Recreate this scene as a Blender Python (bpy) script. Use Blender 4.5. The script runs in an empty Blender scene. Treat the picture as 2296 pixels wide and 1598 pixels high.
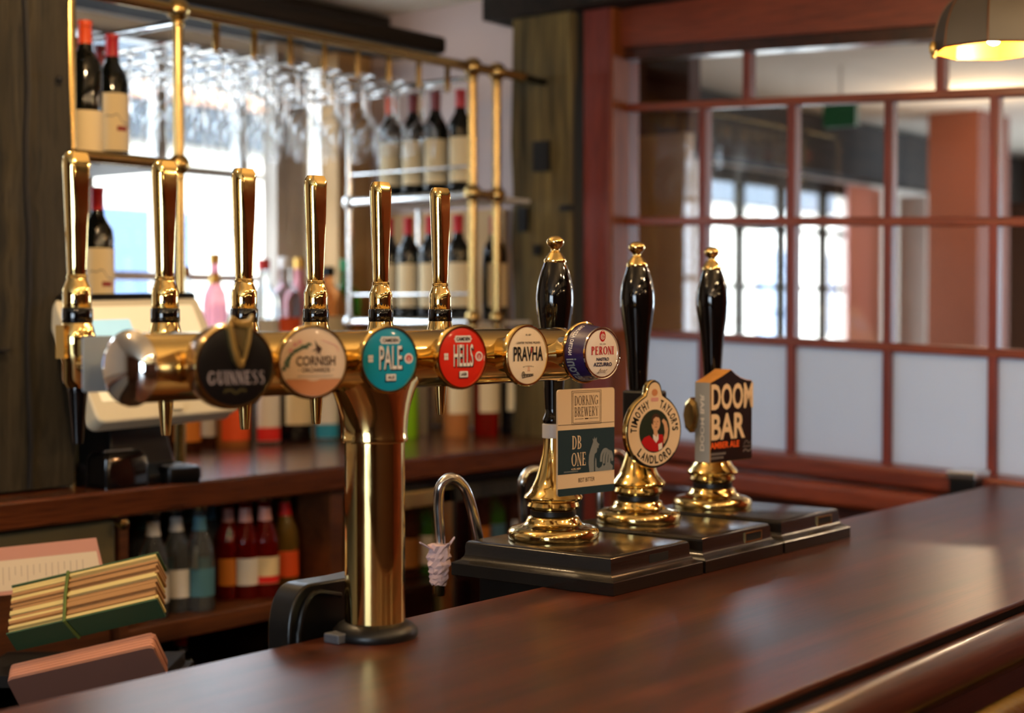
import bpy, bmesh, math, random
from mathutils import Matrix, Vector, Euler
random.seed(7)
S = bpy.context.scene
C = S.collection
PI = math.pi

# ---------------------------------------------------------------- camera, world, lights, exposure
FPX = 3500.0                                  # focal length in pixels of the 2296 x 1598 frame
HOR = 705.0                                   # row of the horizon
CAMZ = 1.488
YAW = math.atan(2752 / FPX)                   # the bar (world X) runs away to the right
PIT = math.atan((799 - HOR) / FPX)
ct, st = math.cos(YAW), math.sin(YAW)
cd = bpy.data.cameras.new('camera'); cam = bpy.data.objects.new('camera', cd); C.objects.link(cam)
cd.sensor_width = 36; cd.lens = FPX / 2296 * 36; cd.clip_start = 0.05
cam.location = (0, 0, CAMZ)
F0 = Vector((ct, st, 0)); R0 = Vector((st, -ct, 0)); U0 = Vector((0, 0, 1))
Fv = (F0 * math.cos(PIT) - U0 * math.sin(PIT)); Uv = R0.cross(Fv)
cam.matrix_world = Matrix((( R0.x, Uv.x, -Fv.x, 0), (R0.y, Uv.y, -Fv.y, 0), (R0.z, Uv.z, -Fv.z, CAMZ), (0, 0, 0, 1)))
cd.dof.use_dof = True; cd.dof.focus_distance = 2.26; cd.dof.aperture_fstop = 2.7; cd.dof.aperture_blades = 0
S.camera = cam

S.view_settings.view_transform = 'Standard'; S.view_settings.look = 'None'
S.view_settings.exposure = 0.0; S.view_settings.gamma = 1.0; S.view_settings.use_curve_mapping = False
cy = S.cycles
cy.max_bounces = 20; cy.diffuse_bounces = 4; cy.glossy_bounces = 5; cy.transmission_bounces = 18; cy.transparent_max_bounces = 40
cy.caustics_reflective = False; cy.caustics_refractive = False; cy.sample_clamp_indirect = 6.0; cy.sample_clamp_direct = 0
cy.use_denoising = True

W = bpy.data.worlds.new('sky'); S.world = W; W.use_nodes = True
bg = W.node_tree.nodes['Background']; bg.inputs[0].default_value = (0.72, 0.86, 1.0, 1); bg.inputs[1].default_value = 15.0

def lamp_light(name, loc, watts, col=(1.0, 0.68, 0.36), radius=0.035):
    l = bpy.data.lights.new(name, 'POINT'); l.energy = watts; l.color = col; l.shadow_soft_size = radius
    o = bpy.data.objects.new(name, l); C.objects.link(o); o.location = loc; return o
def portal(name, loc, sx, sy, rot):
    l = bpy.data.lights.new(name, 'AREA'); l.shape = 'RECTANGLE'; l.size = sx; l.size_y = sy; l.cycles.is_portal = True
    o = bpy.data.objects.new(name, l); C.objects.link(o); o.location = loc; o.rotation_euler = rot; return o
# unseen lamps over the customers' side; last two added behind the bar as fill
for x, y, z, w in [(-0.9, 0.35, 2.0, 5), (-.3, .5, 2.1, 4), (0.25, 0.35, 2.0, 5), (.8, .3, 2.15, 5), (1.35, 0.35, 2.05, 6), (1.9, .35, 2.2, 6), (2.3, 0.45, 2.05, 12), (2.75, .6, 2.2, 8), (-.6, -1.4, 2.1, 4), (0.2, -1.4, 2.1, 5), (1.2, -1.3, 2.2, 5), (2.3, -1.3, 2.1, 6), (1.6, 2.1, 2.25, 18), (.7, 1.9, 2.25, 8)]:
    lamp_light('room_lamp_and_fill', (x, y, z), w, radius=.011)
# lamps of the room beyond the glazed screen
for x, y, w in [(5.2, 0.4, 16), (6.6, 2.6, 14), (7.6, 0.6, 16)]:
    lamp_light('far_room_light', (x, y, 2.25), w, (1.0, 0.72, 0.45))
def win_portal(x0, x1, z0, z1):               # sampling portals for the daylight of the windows in the back wall
    portal('window_portal', ((x0 + x1) / 2, 3.72, (z0 + z1) / 2), x1 - x0, z1 - z0, (-PI / 2, 0, 0))

# ---------------------------------------------------------------- pixel -> point on a plane
def ray(px, py):
    return (Fv + R0 * ((px - 1148) / FPX) - Uv * ((py - 799) / FPX))
CP = Vector((0, 0, CAMZ))
def atX(px, py, x): d = ray(px, py); return CP + d * (x / d.x)
def atY(px, py, y): d = ray(px, py); return CP + d * (y / d.y)
def atZ(px, py, z): d = ray(px, py); return CP + d * ((z - CAMZ) / d.z)

# ---------------------------------------------------------------- materials
MATS = {}
def nt(name):
    m = bpy.data.materials.new(name); m.use_nodes = True
    n = m.node_tree.nodes; return m, n, m.node_tree.links, n['Principled BSDF']
def lin(c):
    return tuple((v / 255 / 12.92 if v / 255 <= .04045 else ((v / 255 + .055) / 1.055) ** 2.4) for v in c) + (1,)
def plain(name, col, rough=.5, metal=0, spec=.5, trans=0, ior=1.45, emit=None, es=0, coat=0, noise=0, nscale=20, bump=0, srgb=True):
    m, n, l, p = nt(name)
    c = lin(col) if srgb else tuple(col) + (1,)
    p.inputs['Base Color'].default_value = c; p.inputs['Roughness'].default_value = rough; p.inputs['Metallic'].default_value = metal
    p.inputs['Specular IOR Level'].default_value = spec; p.inputs['Transmission Weight'].default_value = trans; p.inputs['IOR'].default_value = ior
    p.inputs['Coat Weight'].default_value = coat; p.inputs['Coat Roughness'].default_value = .08
    if emit: p.inputs['Emission Color'].default_value = lin(emit); p.inputs['Emission Strength'].default_value = es
    if noise or bump:
        tc = n.new('ShaderNodeTexCoord'); ns = n.new('ShaderNodeTexNoise'); ns.inputs['Scale'].default_value = nscale; ns.inputs['Detail'].default_value = 4
        l.new(tc.outputs['Object'], ns.inputs['Vector'])
        if noise:
            mx = n.new('ShaderNodeMix'); mx.data_type = 'RGBA'; mx.inputs[6].default_value = tuple(v * (1 - noise) for v in c[:3]) + (1,); mx.inputs[7].default_value = tuple(min(1, v * (1 + noise)) for v in c[:3]) + (1,)
            l.new(ns.outputs['Fac'], mx.inputs[0]); l.new(mx.outputs[2], p.inputs['Base Color'])
        if bump:
            b = n.new('ShaderNodeBump'); b.inputs['Strength'].default_value = bump; b.inputs['Distance'].default_value = .01
            l.new(ns.outputs['Fac'], b.inputs['Height']); l.new(b.outputs[0], p.inputs['Normal'])
    MATS[name] = m; return m
def metal(name, col, r0=.06, r1=.2, nscale=30):
    m, n, l, p = nt(name)
    p.inputs['Base Color'].default_value = tuple(col) + (1,); p.inputs['Metallic'].default_value = 1
    tc = n.new('ShaderNodeTexCoord'); ns = n.new('ShaderNodeTexNoise'); ns.inputs['Scale'].default_value = nscale; ns.inputs['Detail'].default_value = 6
    mr = n.new('ShaderNodeMapRange'); mr.inputs['From Min'].default_value = .35; mr.inputs['From Max'].default_value = .75; mr.inputs['To Min'].default_value = r0; mr.inputs['To Max'].default_value = r1
    l.new(tc.outputs['Object'], ns.inputs['Vector']); l.new(ns.outputs['Fac'], mr.inputs[0]); l.new(mr.outputs[0], p.inputs['Roughness'])
    MATS[name] = m; return m
def wood(name, c0, c1, axis='X', rough=.35, scale=1.0, spec=.5, coat=0.0, bump=.15, fine=120):
    """long grain along AXIS: broad bands, fine pores"""
    m, n, l, p = nt(name)
    tc = n.new('ShaderNodeTexCoord'); mp = n.new('ShaderNodeMapping')
    sc = {'X': (.6, 9, 9), 'Y': (9, .6, 9), 'Z': (9, 9, .6)}[axis]
    mp.inputs['Scale'].default_value = tuple(s * scale for s in sc); l.new(tc.outputs['Object'], mp.inputs['Vector'])
    n1 = n.new('ShaderNodeTexNoise'); n1.inputs['Scale'].default_value = 1.4; n1.inputs['Detail'].default_value = 7; n1.inputs['Distortion'].default_value = 1.2
    l.new(mp.outputs[0], n1.inputs['Vector'])
    mp2 = n.new('ShaderNodeMapping'); f = fine
    sc2 = {'X': (f * .04, f, f), 'Y': (f, f * .04, f), 'Z': (f, f, f * .04)}[axis]
    mp2.inputs['Scale'].default_value = sc2; l.new(tc.outputs['Object'], mp2.inputs['Vector'])
    n2 = n.new('ShaderNodeTexNoise'); n2.inputs['Scale'].default_value = 2.0; n2.inputs['Detail'].default_value = 3; l.new(mp2.outputs[0], n2.inputs['Vector'])
    r = n.new('ShaderNodeValToRGB'); r.color_ramp.elements[0].position = .32; r.color_ramp.elements[1].position = .7
    r.color_ramp.elements[0].color = lin(c0); r.color_ramp.elements[1].color = lin(c1); l.new(n1.outputs['Fac'], r.inputs[0])
    mx = n.new('ShaderNodeMix'); mx.data_type = 'RGBA'; mx.blend_type = 'MULTIPLY'
    mr = n.new('ShaderNodeMapRange'); mr.inputs['From Min'].default_value = .25; mr.inputs['From Max'].default_value = .55; mr.inputs['To Min'].default_value = .4; mr.inputs['To Max'].default_value = 1.0
    l.new(n2.outputs['Fac'], mr.inputs[0]); mx.inputs[0].default_value = 1; l.new(r.outputs[0], mx.inputs[6]); l.new(mr.outputs[0], mx.inputs[7])
    l.new(mx.outputs[2], p.inputs['Base Color'])
    p.inputs['Roughness'].default_value = rough; p.inputs['Specular IOR Level'].default_value = spec; p.inputs['Coat Weight'].default_value = coat; p.inputs['Coat Roughness'].default_value = .15
    b = n.new('ShaderNodeBump'); b.inputs['Strength'].default_value = bump; b.inputs['Distance'].default_value = .002; l.new(n2.outputs['Fac'], b.inputs['Height']); l.new(b.outputs[0], p.inputs['Normal'])
    MATS[name] = m; return m
def pane_glass(name, tint=(1, 1, 1), boost=1.0):
    m = bpy.data.materials.new(name); m.use_nodes = True; n = m.node_tree.nodes; l = m.node_tree.links; n.remove(n['Principled BSDF'])
    t = n.new('ShaderNodeBsdfTransparent'); t.inputs[0].default_value = tuple(tint) + (1,)
    g = n.new('ShaderNodeBsdfGlossy'); g.inputs['Roughness'].default_value = .015
    ge = n.new('ShaderNodeNewGeometry'); dt = n.new('ShaderNodeVectorMath'); dt.operation = 'DOT_PRODUCT'; l.new(ge.outputs['Normal'], dt.inputs[0]); l.new(ge.outputs['Incoming'], dt.inputs[1])
    def mth(op, a, b):                        # Schlick reflectance, the same on both faces of the thin sheet
        q = n.new('ShaderNodeMath'); q.operation = op
        for i, v in ((0, a), (1, b)):
            if isinstance(v, (int, float)): q.inputs[i].default_value = v
            elif v is not None: l.new(v, q.inputs[i])
        return q.outputs[0]
    ab = mth('ABSOLUTE', dt.outputs['Value'], None); mu = mth('ADD', mth('MULTIPLY', mth('POWER', mth('SUBTRACT', 1.0, ab), 5.0), .96 * boost), .04 * boost)
    mx = n.new('ShaderNodeMixShader'); l.new(mu, mx.inputs[0]); l.new(t.outputs[0], mx.inputs[1]); l.new(g.outputs[0], mx.inputs[2]); l.new(mx.outputs[0], n['Material Output'].inputs[0])
    MATS[name] = m; return m
def frosted(name, col):
    m = bpy.data.materials.new(name); m.use_nodes = True; n = m.node_tree.nodes; l = m.node_tree.links; n.remove(n['Principled BSDF'])
    d = n.new('ShaderNodeBsdfDiffuse'); d.inputs[0].default_value = lin(col); t = n.new('ShaderNodeBsdfTranslucent'); t.inputs[0].default_value = lin(col)
    g = n.new('ShaderNodeBsdfGlossy'); g.inputs['Roughness'].default_value = .35
    m1 = n.new('ShaderNodeMixShader'); m1.inputs[0].default_value = .6; l.new(d.outputs[0], m1.inputs[1]); l.new(t.outputs[0], m1.inputs[2])
    m2 = n.new('ShaderNodeMixShader'); m2.inputs[0].default_value = .07; l.new(m1.outputs[0], m2.inputs[1]); l.new(g.outputs[0], m2.inputs[2]); l.new(m2.outputs[0], n['Material Output'].inputs[0])
    MATS[name] = m; return m

metal('brass', (.86, .63, .25), .05, .15)
metal('brass_old', (.52, .35, .13), .24, .28, 4)
metal('chrome', (.86, .84, .80), .03, .08)
metal('steel', (.72, .71, .69), .14, .28)
metal('gold_dull', (.62, .42, .14), .3, .45)
wood('mahogany_top', (48, 20, 10), (98, 45, 21), 'X', .34, .8, .5, 0, .035)
wood('mahogany_front', (38, 14, 7), (70, 30, 14), 'X', .28, 1, .5, .3)
wood('red_wood_y', (104, 42, 24), (146, 68, 38), 'Y', .40, .7, .5, .15, .05)
wood('lit_lining_wood', (124, 62, 24), (160, 86, 36), 'Z', .6, .7, .3, 0, .05)
wood('red_wood_z', (106, 40, 32), (138, 60, 48), 'Z', .45, .7, .4, .1, .05)
wood('back_wood', (70, 34, 16), (106, 55, 28), 'X', .24, .9, .5, .3, .02)
wood('cubby_wood', (70, 36, 15), (108, 60, 27), 'X', .45, 1)
wood('old_oak', (48, 40, 22), (134, 114, 66), 'Z', .75, 1.3, .3, 0, .8, 60)
wood('dark_oak', (32, 28, 20), (60, 53, 38), 'Z', .75, 1.3, .3, 0, .8, 60)
wood('beam_oak', (20, 15, 11), (42, 32, 23), 'X', .8, 1.2, .3, 0, .6, 60)
wood('ebony', (12, 9, 8), (30, 25, 21), 'X', .20, 1.6, .55, .2, .10)
wood('floor_wood', (58, 36, 20), (92, 60, 36), 'X', .5)
plain('plaster', (206, 194, 180), .9, noise=.06, nscale=6)
plain('plaster_mauve', (196, 176, 170), .9, noise=.06, nscale=6)
plain('cream_ceiling', (224, 212, 192), .9, noise=.05, nscale=5)
plain('warm_wall', (84, 48, 28), .85, noise=.1, nscale=4)
plain('terracotta', (122, 64, 40), .85, noise=.1, nscale=4)
plain('tan_wood', (190, 150, 100), .7, noise=.12, nscale=8)
plain('white_paint', (226, 224, 220), .5)
plain('black_plastic', (9, 8, 8), .32)
plain('black_gloss', (9, 7, 7), .07, coat=.4)
plain('black_rubber', (13, 12, 12), .38)
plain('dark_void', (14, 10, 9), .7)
plain('grey_plastic', (120, 118, 116), .5)
plain('cream_plastic', (222, 212, 184), .45)
plain('white_plastic', (228, 222, 214), .4)
pane_glass('window_glass')
pane_glass('bowl_glass', (.985, .99, .99), 1.6)
frosted('frosted_glass', (222, 231, 243))
plain('clear_glass', (255, 255, 255), 0.0, trans=1, ior=1.45)

# ---------------------------------------------------------------- mesh helpers
WM = {}
def ob(name, bm, mat, parent=None, local=False, basis=None, smooth=35, bevel=0, bseg=2, kind=None):
    """one mesh object; geometry in world coordinates unless LOCAL"""
    me = bpy.data.meshes.new(name)
    bmesh.ops.recalc_face_normals(bm, faces=bm.faces)
    bm.to_mesh(me); bm.free()
    o = bpy.data.objects.new(name, me); C.objects.link(o)
    pw = WM[parent.name] if parent else Matrix()
    if basis is not None: o.matrix_basis = basis
    WM[o.name] = pw @ (basis if basis is not None else Matrix())
    if not local: me.transform(WM[o.name].inverted())
    for m in (mat if isinstance(mat, (list, tuple)) else [mat]): me.materials.append(MATS[m] if isinstance(m, str) else m)
    if smooth:
        me.shade_smooth(); me.set_sharp_from_angle(angle=math.radians(smooth))
    if bevel:
        b = o.modifiers.new('bevel', 'BEVEL'); b.width = bevel; b.segments = bseg; b.limit_method = 'ANGLE'; b.angle_limit = math.radians(40)
    if parent: o.parent = parent
    if kind: o['kind'] = kind
    return o
def thing(name, label, cat, loc=(0, 0, 0), rotz=0, group=None, M=None):
    o = bpy.data.objects.new(name, None); C.objects.link(o); o.empty_display_size = .05
    M = M if M is not None else Matrix.Translation(loc) @ Matrix.Rotation(rotz, 4, 'Z')
    o.matrix_basis = M; WM[o.name] = M
    o['label'] = label; o['category'] = cat
    if group: o['group'] = group
    return o
def tag(o, label, cat, group=None):
    o['label'] = label; o['category'] = cat
    if group: o['group'] = group
    return o
def copy_tree(o, parent=None, M=None, label=None, group=None):
    c = o.copy(); C.objects.link(c)
    if parent: c.parent = parent
    if M is not None: c.matrix_basis = M
    if label: c['label'] = label
    if group: c['group'] = group
    WM[c.name] = (WM[parent.name] if parent else Matrix()) @ c.matrix_basis
    for ch in list(o.children): copy_tree(ch, c)
    return c
T = Matrix.Translation
def RX(a): return Matrix.Rotation(a, 4, 'X')
def RY(a): return Matrix.Rotation(a, 4, 'Y')
def RZ(a): return Matrix.Rotation(a, 4, 'Z')
def NB(): return bmesh.new()
def box(bm, x0, x1, y0, y1, z0, z1, M=None):
    v = [bm.verts.new((M @ Vector(p)) if M else p) for p in [(x0, y0, z0), (x1, y0, z0), (x1, y1, z0), (x0, y1, z0), (x0, y0, z1), (x1, y0, z1), (x1, y1, z1), (x0, y1, z1)]]
    for f in [(3, 2, 1, 0), (4, 5, 6, 7), (0, 1, 5, 4), (1, 2, 6, 5), (2, 3, 7, 6), (3, 0, 4, 7)]: bm.faces.new([v[i] for i in f])
    return bm
def bx(*a, M=None): return box(NB(), *a, M=M)
def lathe(bm, prof, M=None, seg=32, sx=1, sy=1):
    rings = []
    for r, z in prof:
        if r < 1e-6:
            p = Vector((0, 0, z)); rings.append([bm.verts.new((M @ p) if M else p)])
        else:
            ring = []
            for i in range(seg):
                a = 2 * PI * i / seg; p = Vector((r * math.cos(a) * sx, r * math.sin(a) * sy, z)); ring.append(bm.verts.new((M @ p) if M else p))
            rings.append(ring)
    for a, b in zip(rings, rings[1:]):
        if len(a) == 1 and len(b) == 1: continue
        for i in range(seg):
            j = (i + 1) % seg
            if len(a) == 1: bm.faces.new((a[0], b[i], b[j]))
            elif len(b) == 1: bm.faces.new((a[i], a[j], b[0]))
            else: bm.faces.new((a[i], a[j], b[j], b[i]))
    if len(rings[0]) > 1: bm.faces.new(rings[0][::-1])
    if len(rings[-1]) > 1: bm.faces.new(rings[-1])
    return bm
def lt(prof, M=None, seg=32, **k): return lathe(NB(), prof, M, seg, **k)
def sections(bm, secs):
    """loft through closed rings of equal length (lists of points)"""
    rr = [[bm.verts.new(p) for p in s] for s in secs]; n = len(rr[0])
    for a, b in zip(rr, rr[1:]):
        for i in range(n): bm.faces.new((a[i], a[(i + 1) % n], b[(i + 1) % n], b[i]))
    bm.faces.new(rr[0][::-1]); bm.faces.new(rr[-1]); return bm
def tube(bm, pts, r, seg=12, M=None):
    pts = [Vector(p) for p in pts]; secs = []; up = None
    for i, p in enumerate(pts):
        d = (pts[min(i + 1, len(pts) - 1)] - pts[max(i - 1, 0)]).normalized()
        if up is None: up = d.orthogonal().normalized()
        s = up - d * up.dot(d); s.normalize(); t = d.cross(s); up = s
        rr = r[i] if isinstance(r, (list, tuple)) else r
        ring = [p + (s * math.cos(2 * PI * k / seg) + t * math.sin(2 * PI * k / seg)) * rr for k in range(seg)]
        secs.append([(M @ q) if M else q for q in ring])
    return sections(bm, secs)
def prism(bm, poly, z0, z1, M=None):
    a = [bm.verts.new((M @ Vector((x, y, z0))) if M else (x, y, z0)) for x, y in poly]
    b = [bm.verts.new((M @ Vector((x, y, z1))) if M else (x, y, z1)) for x, y in poly]
    n = len(poly)
    bm.faces.new(a[::-1]); bm.faces.new(b)
    for i in range(n): bm.faces.new((a[i], a[(i + 1) % n], b[(i + 1) % n], b[i]))
    return bm
def flat(bm, poly, z=0, M=None):
    bm.faces.new([bm.verts.new((M @ Vector((x, y, z))) if M else (x, y, z)) for x, y in poly]); return bm
def sphere(bm, c, r, seg=16, M=None, sc=(1, 1, 1)):
    prof = [(r * math.sin(PI * i / (seg // 2)), -r * math.cos(PI * i / (seg // 2))) for i in range(seg // 2 + 1)]
    prof[0] = (0, -r); prof[-1] = (0, r)
    return lathe(bm, prof, T(c) @ Matrix.Diagonal((*sc, 1)) if not M else M @ T(c) @ Matrix.Diagonal((*sc, 1)), seg)
def bez(p0, p1, p2, n=8):
    return [tuple((1 - t) ** 2 * a + 2 * t * (1 - t) * b + t * t * c for a, b, c in zip(p0, p1, p2)) for t in [i / n for i in range(n + 1)]]
def smoothpath(pts, n=6):
    """Catmull-Rom through the points"""
    P = [Vector(p) for p in pts]; out = []
    for i in range(len(P) - 1):
        a = P[max(i - 1, 0)]; b = P[i]; c = P[i + 1]; d = P[min(i + 2, len(P) - 1)]
        for k in range(n):
            t = k / n
            out.append(.5 * ((2 * b) + (c - a) * t + (2 * a - 5 * b + 4 * c - d) * t * t + (3 * b - a - 3 * c + d) * t ** 3))
    out.append(P[-1]); return out
def circ(cx, cy_, r, n=32, ry=None, a0=0, a1=2 * PI):
    full = abs(a1 - a0 - 2 * PI) < 1e-6
    return [(cx + r * math.cos(a0 + (a1 - a0) * i / (n if full else n - 1)), cy_ + (ry or r) * math.sin(a0 + (a1 - a0) * i / (n if full else n - 1))) for i in range(n)]
def rrect(cx, cy_, w, h, r, n=5):
    out = []
    for sx, sy, a in ((1, 1, 0), (-1, 1, PI / 2), (-1, -1, PI), (1, -1, 3 * PI / 2)):
        for i in range(n): t = a + PI / 2 * i / (n - 1); out.append((cx + sx * (w / 2 - r) + r * math.cos(t), cy_ + sy * (h / 2 - r) + r * math.sin(t)))
    return out
def strip(bm, pts, w, z=0, M=None):
    """flat ribbon of width w (number or list) along 2-D points"""
    pts = [Vector((p[0], p[1])) for p in pts]; L, Rr = [], []
    for i, p in enumerate(pts):
        d = (pts[min(i + 1, len(pts) - 1)] - pts[max(i - 1, 0)]).normalized(); nn = Vector((-d.y, d.x)) * ((w[i] if isinstance(w, (list, tuple)) else w) / 2)
        for lst, q in ((L, p + nn), (Rr, p - nn)):
            v = Vector((q.x, q.y, z)); lst.append(bm.verts.new((M @ v) if M else v))
    for i in range(len(pts) - 1): bm.faces.new((Rr[i], Rr[i + 1], L[i + 1], L[i]))
    return bm

# ---------------------------------------------------------------- lettering
_TX = {}
def glyphs(body, bold=0.0):
    k = (body, bold)
    if k not in _TX:
        cu = bpy.data.curves.new('lettering_curve', 'FONT'); cu.body = body; cu.resolution_u = 3; cu.offset = bold; cu.fill_mode = 'FRONT'
        o = bpy.data.objects.new('lettering_curve', cu); me = bpy.data.meshes.new_from_object(o)
        V = [(v.co.x, v.co.y) for v in me.vertices]; Fc = [tuple(p.vertices) for p in me.polygons]
        bpy.data.objects.remove(o); bpy.data.meshes.remove(me); bpy.data.curves.remove(cu)
        _TX[k] = (V, Fc)
    return _TX[k]
def text(bm, body, cx, cy_, w, h, z=0, bold=0.0, shear=0, M=None, rot=0):
    V, Fc = glyphs(body, bold)
    if not V: return bm
    x0 = min(v[0] for v in V); x1 = max(v[0] for v in V); y0 = min(v[1] for v in V); y1 = max(v[1] for v in V)
    vs = []
    for x, y in V:
        a = ((x - x0) / (x1 - x0) - .5) * w; b = ((y - y0) / max(1e-6, y1 - y0) - .5) * h; a += b * shear
        if rot: a, b = a * math.cos(rot) - b * math.sin(rot), a * math.sin(rot) + b * math.cos(rot)
        p = Vector((cx + a, cy_ + b, z)); vs.append(bm.verts.new((M @ p) if M else p))
    for f in Fc:
        try: bm.faces.new([vs[i] for i in f])
        except ValueError: pass
    return bm
def arc_text(bm, body, cx, cy_, R, a_mid, span, h, z=0, bold=0.0, inward=False, M=None, ry=1.0):
    """letters round an arc; a_mid is the angle of the middle letter; INWARD puts their feet outside (bottom arc)"""
    n = len(body); wch = [(.45 if ch in "I'1 " else 1.15 if ch in 'MW' else .9 if ch in 'OQGCD' else .8) for ch in body]; tot = sum(wch); acc = 0
    for ch, wc in zip(body, wch):
        f = (acc + wc / 2) / tot - .5; acc += wc
        if ch == ' ': continue
        a = a_mid - f * span if not inward else a_mid + f * span
        rot = a - PI / 2 if not inward else a + PI / 2
        hh = h * (.4 if ch == "'" else 1); rr = R + (h * .3 if ch == "'" else 0)
        text(bm, ch, cx + rr * math.cos(a), cy_ + rr * ry * math.sin(a), R * span / tot * wc * (.8 if ch != 'I' else .5), hh, z, bold, 0, M, rot)
    return bm
def serif(bm, body, cx, cy_, w, h, z=0, M=None, thick=.17, thin=.065):
    """a small bracketless serif face drawn with strokes"""
    Tk, tn = thick, thin; adv = 0; quads = []
    def q(x0, y0, x1, y1): quads.append([(x0 + adv, y0), (x1 + adv, y0), (x1 + adv, y1), (x0 + adv, y1)])
    def stem(x, wd=Tk, y0=0, y1=1, s0=True, s1=True):
        q(x - wd / 2, y0, x + wd / 2, y1)
        if s0: q(x - wd / 2 - .08, y0, x + wd / 2 + .08, y0 + .05)
        if s1: q(x - wd / 2 - .08, y1 - .05, x + wd / 2 + .08, y1)
    def line(x0, y0, x1, y1, wd): quads.append([(x0 - wd / 2 + adv, y0), (x0 + wd / 2 + adv, y0), (x1 + wd / 2 + adv, y1), (x1 - wd / 2 + adv, y1)])
    def ring(cx0, cy0, rx, ry, a0, a1, n=14):
        for i in range(n):
            t0 = a0 + (a1 - a0) * i / n; t1 = a0 + (a1 - a0) * (i + 1) / n
            quads.append([(cx0 + rx * math.cos(t0) + adv, cy0 + ry * math.sin(t0)), (cx0 + rx * math.cos(t1) + adv, cy0 + ry * math.sin(t1)), (cx0 + (rx - Tk) * math.cos(t1) + adv, cy0 + (ry - tn) * math.sin(t1)), (cx0 + (rx - Tk) * math.cos(t0) + adv, cy0 + (ry - tn) * math.sin(t0))])
    for ch in body:
        if ch == ' ': adv += .4; continue
        if ch == 'I': stem(.17); wd = .36
        elif ch == 'N': stem(.12, tn); stem(.62, tn, s0=False); line(.62, 0, .12, 1, Tk); wd = .76
        elif ch == 'U':
            stem(.18, Tk, .3, 1, s0=False); stem(.62, tn, .3, 1, s0=False); ring(.4 - .02, .3, .29, .3, PI, 2 * PI); wd = .78
        elif ch == 'E':
            stem(.18); q(.1, 0, .62, tn); q(.1, 1 - tn, .6, 1); q(.2, .5 - tn / 2, .48, .5 + tn / 2); q(.57, 0, .62, .24); q(.55, .78, .6, 1); q(.45, .4, .48, .6); wd = .7
        elif ch in 'PRB':
            stem(.18); ring(.3, .74, .33, .26, -PI / 2, PI / 2); q(.18, 1 - tn, .32, 1); q(.18, .48, .32, .48 + tn); wd = .7
            if ch == 'R': line(.64, 0, .34, .5, Tk); wd = .76
            if ch == 'B': ring(.32, .25, .36, .25, -PI / 2, PI / 2); q(.18, 0, .34, tn); wd = .74
        elif ch == 'D': stem(.18); ring(.3, .5, .46, .5, -PI / 2, PI / 2); q(.18, 0, .32, tn); q(.18, 1 - tn, .32, 1); wd = .82
        elif ch == 'O': ring(.43, .5, .42, .5, 0, 2 * PI, 24); wd = .88
        elif ch == 'G': ring(.43, .5, .42, .5, PI * .22, PI * 1.78, 22); q(.62, .08, .79, .46); q(.52, .41, .86, .46); q(.74, .68, .79, .92); wd = .92
        elif ch == 'S':
            P = [(.56, .8), (.5, .93), (.32, .97), (.14, .86), (.14, .68), (.32, .54), (.5, .42), (.55, .22), (.42, .05), (.22, .03), (.1, .16), (.08, .26)]
            pts = [Vector((x, y)) for x, y in P]; ws = [.05, .06, .07, .12, .15, .17, .17, .15, .09, .06, .05, .05]
            for i in range(len(pts) - 1):
                d = (pts[i + 1] - pts[i]).normalized(); nn = Vector((-d.y, d.x)); a = pts[i] + nn * ws[i] / 2; b = pts[i] - nn * ws[i] / 2; c = pts[i + 1] - nn * ws[i + 1] / 2; e = pts[i + 1] + nn * ws[i + 1] / 2
                quads.append([(p.x + adv, p.y) for p in (a, b, c, e)])
            wd = .68
        elif ch == 'K': stem(.18); line(.24, .45, .62, 1, tn); line(.68, 0, .36, .58, Tk); wd = .76
        elif ch == 'W': line(.3, 0, .1, 1, Tk); line(.3, 0, .5, 1, tn); line(.72, 0, .52, 1, Tk); line(.72, 0, .92, 1, tn); q(0, .95, .24, 1); q(.82, .95, 1.02, 1); wd = 1.06
        elif ch == 'Y': stem(.38, Tk, 0, .48, s1=False); line(.38, .45, .12, 1, Tk); line(.38, .45, .66, 1, tn); q(0, .95, .26, 1); q(.55, .95, .78, 1); wd = .78
        else: wd = .5
        adv += wd + .06
    for i, p4 in enumerate(quads):
        vs = []
        for x, y in p4:
            v = Vector((cx + (x / adv - .5) * w, cy_ + (y - .5) * h, z + (i % 7) * 4e-6)); vs.append(bm.verts.new((M @ v) if M else v))
        bm.faces.new(vs)
    return bm

# ================================================================ THE SETTING
def struct(name, bm, mat, parent=None, **k):
    o = ob(name, bm, mat, parent, **k)
    if not parent: o['kind'] = 'structure'
    return o
def sroot(name, loc=(0, 0, 0)):
    o = bpy.data.objects.new(name, None); C.objects.link(o); o.location = loc; WM[o.name] = T(loc); o['kind'] = 'structure'; return o
XP = 3.77                                     # plane of the glazed screen that closes the bar on the right
YB = 3.60                                     # back wall with the windows
struct('floor', bx(-3, 9.6, -3, 3.8, -.05, 0), 'floor_wood')
CE = 2.46
struct('ceiling', bx(-3, 9.6, -3, 3.8, CE, CE + .05), 'cream_ceiling')
WINS = [(1.05, 1.75, 1.3, 2.3), (2.42, 3.70, 1.32, 2.33), (5.95, 7.62, 1.0, 2.16)]
bm = NB(); xs = -3
for x0, x1, z0, z1 in WINS:
    box(bm, xs, x0, YB, YB + .2, 0, CE); box(bm, x0, x1, YB, YB + .2, 0, z0); box(bm, x0, x1, YB, YB + .2, z1, CE); xs = x1
    win_portal(x0, x1, z0, z1)
box(bm, xs, 9.6, YB, YB + .2, 0, CE)
struct('wall_back', bm, 'plaster')
bm = NB()
for a in ((-3.1, -3, -3, -.9, 0, CE), (-3.1, -3, .9, 3.6, 0, CE), (-3.1, -3, -.9, .9, 0, .9), (-3.1, -3, -.9, .9, 2.2, CE)): box(bm, *a)
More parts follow.
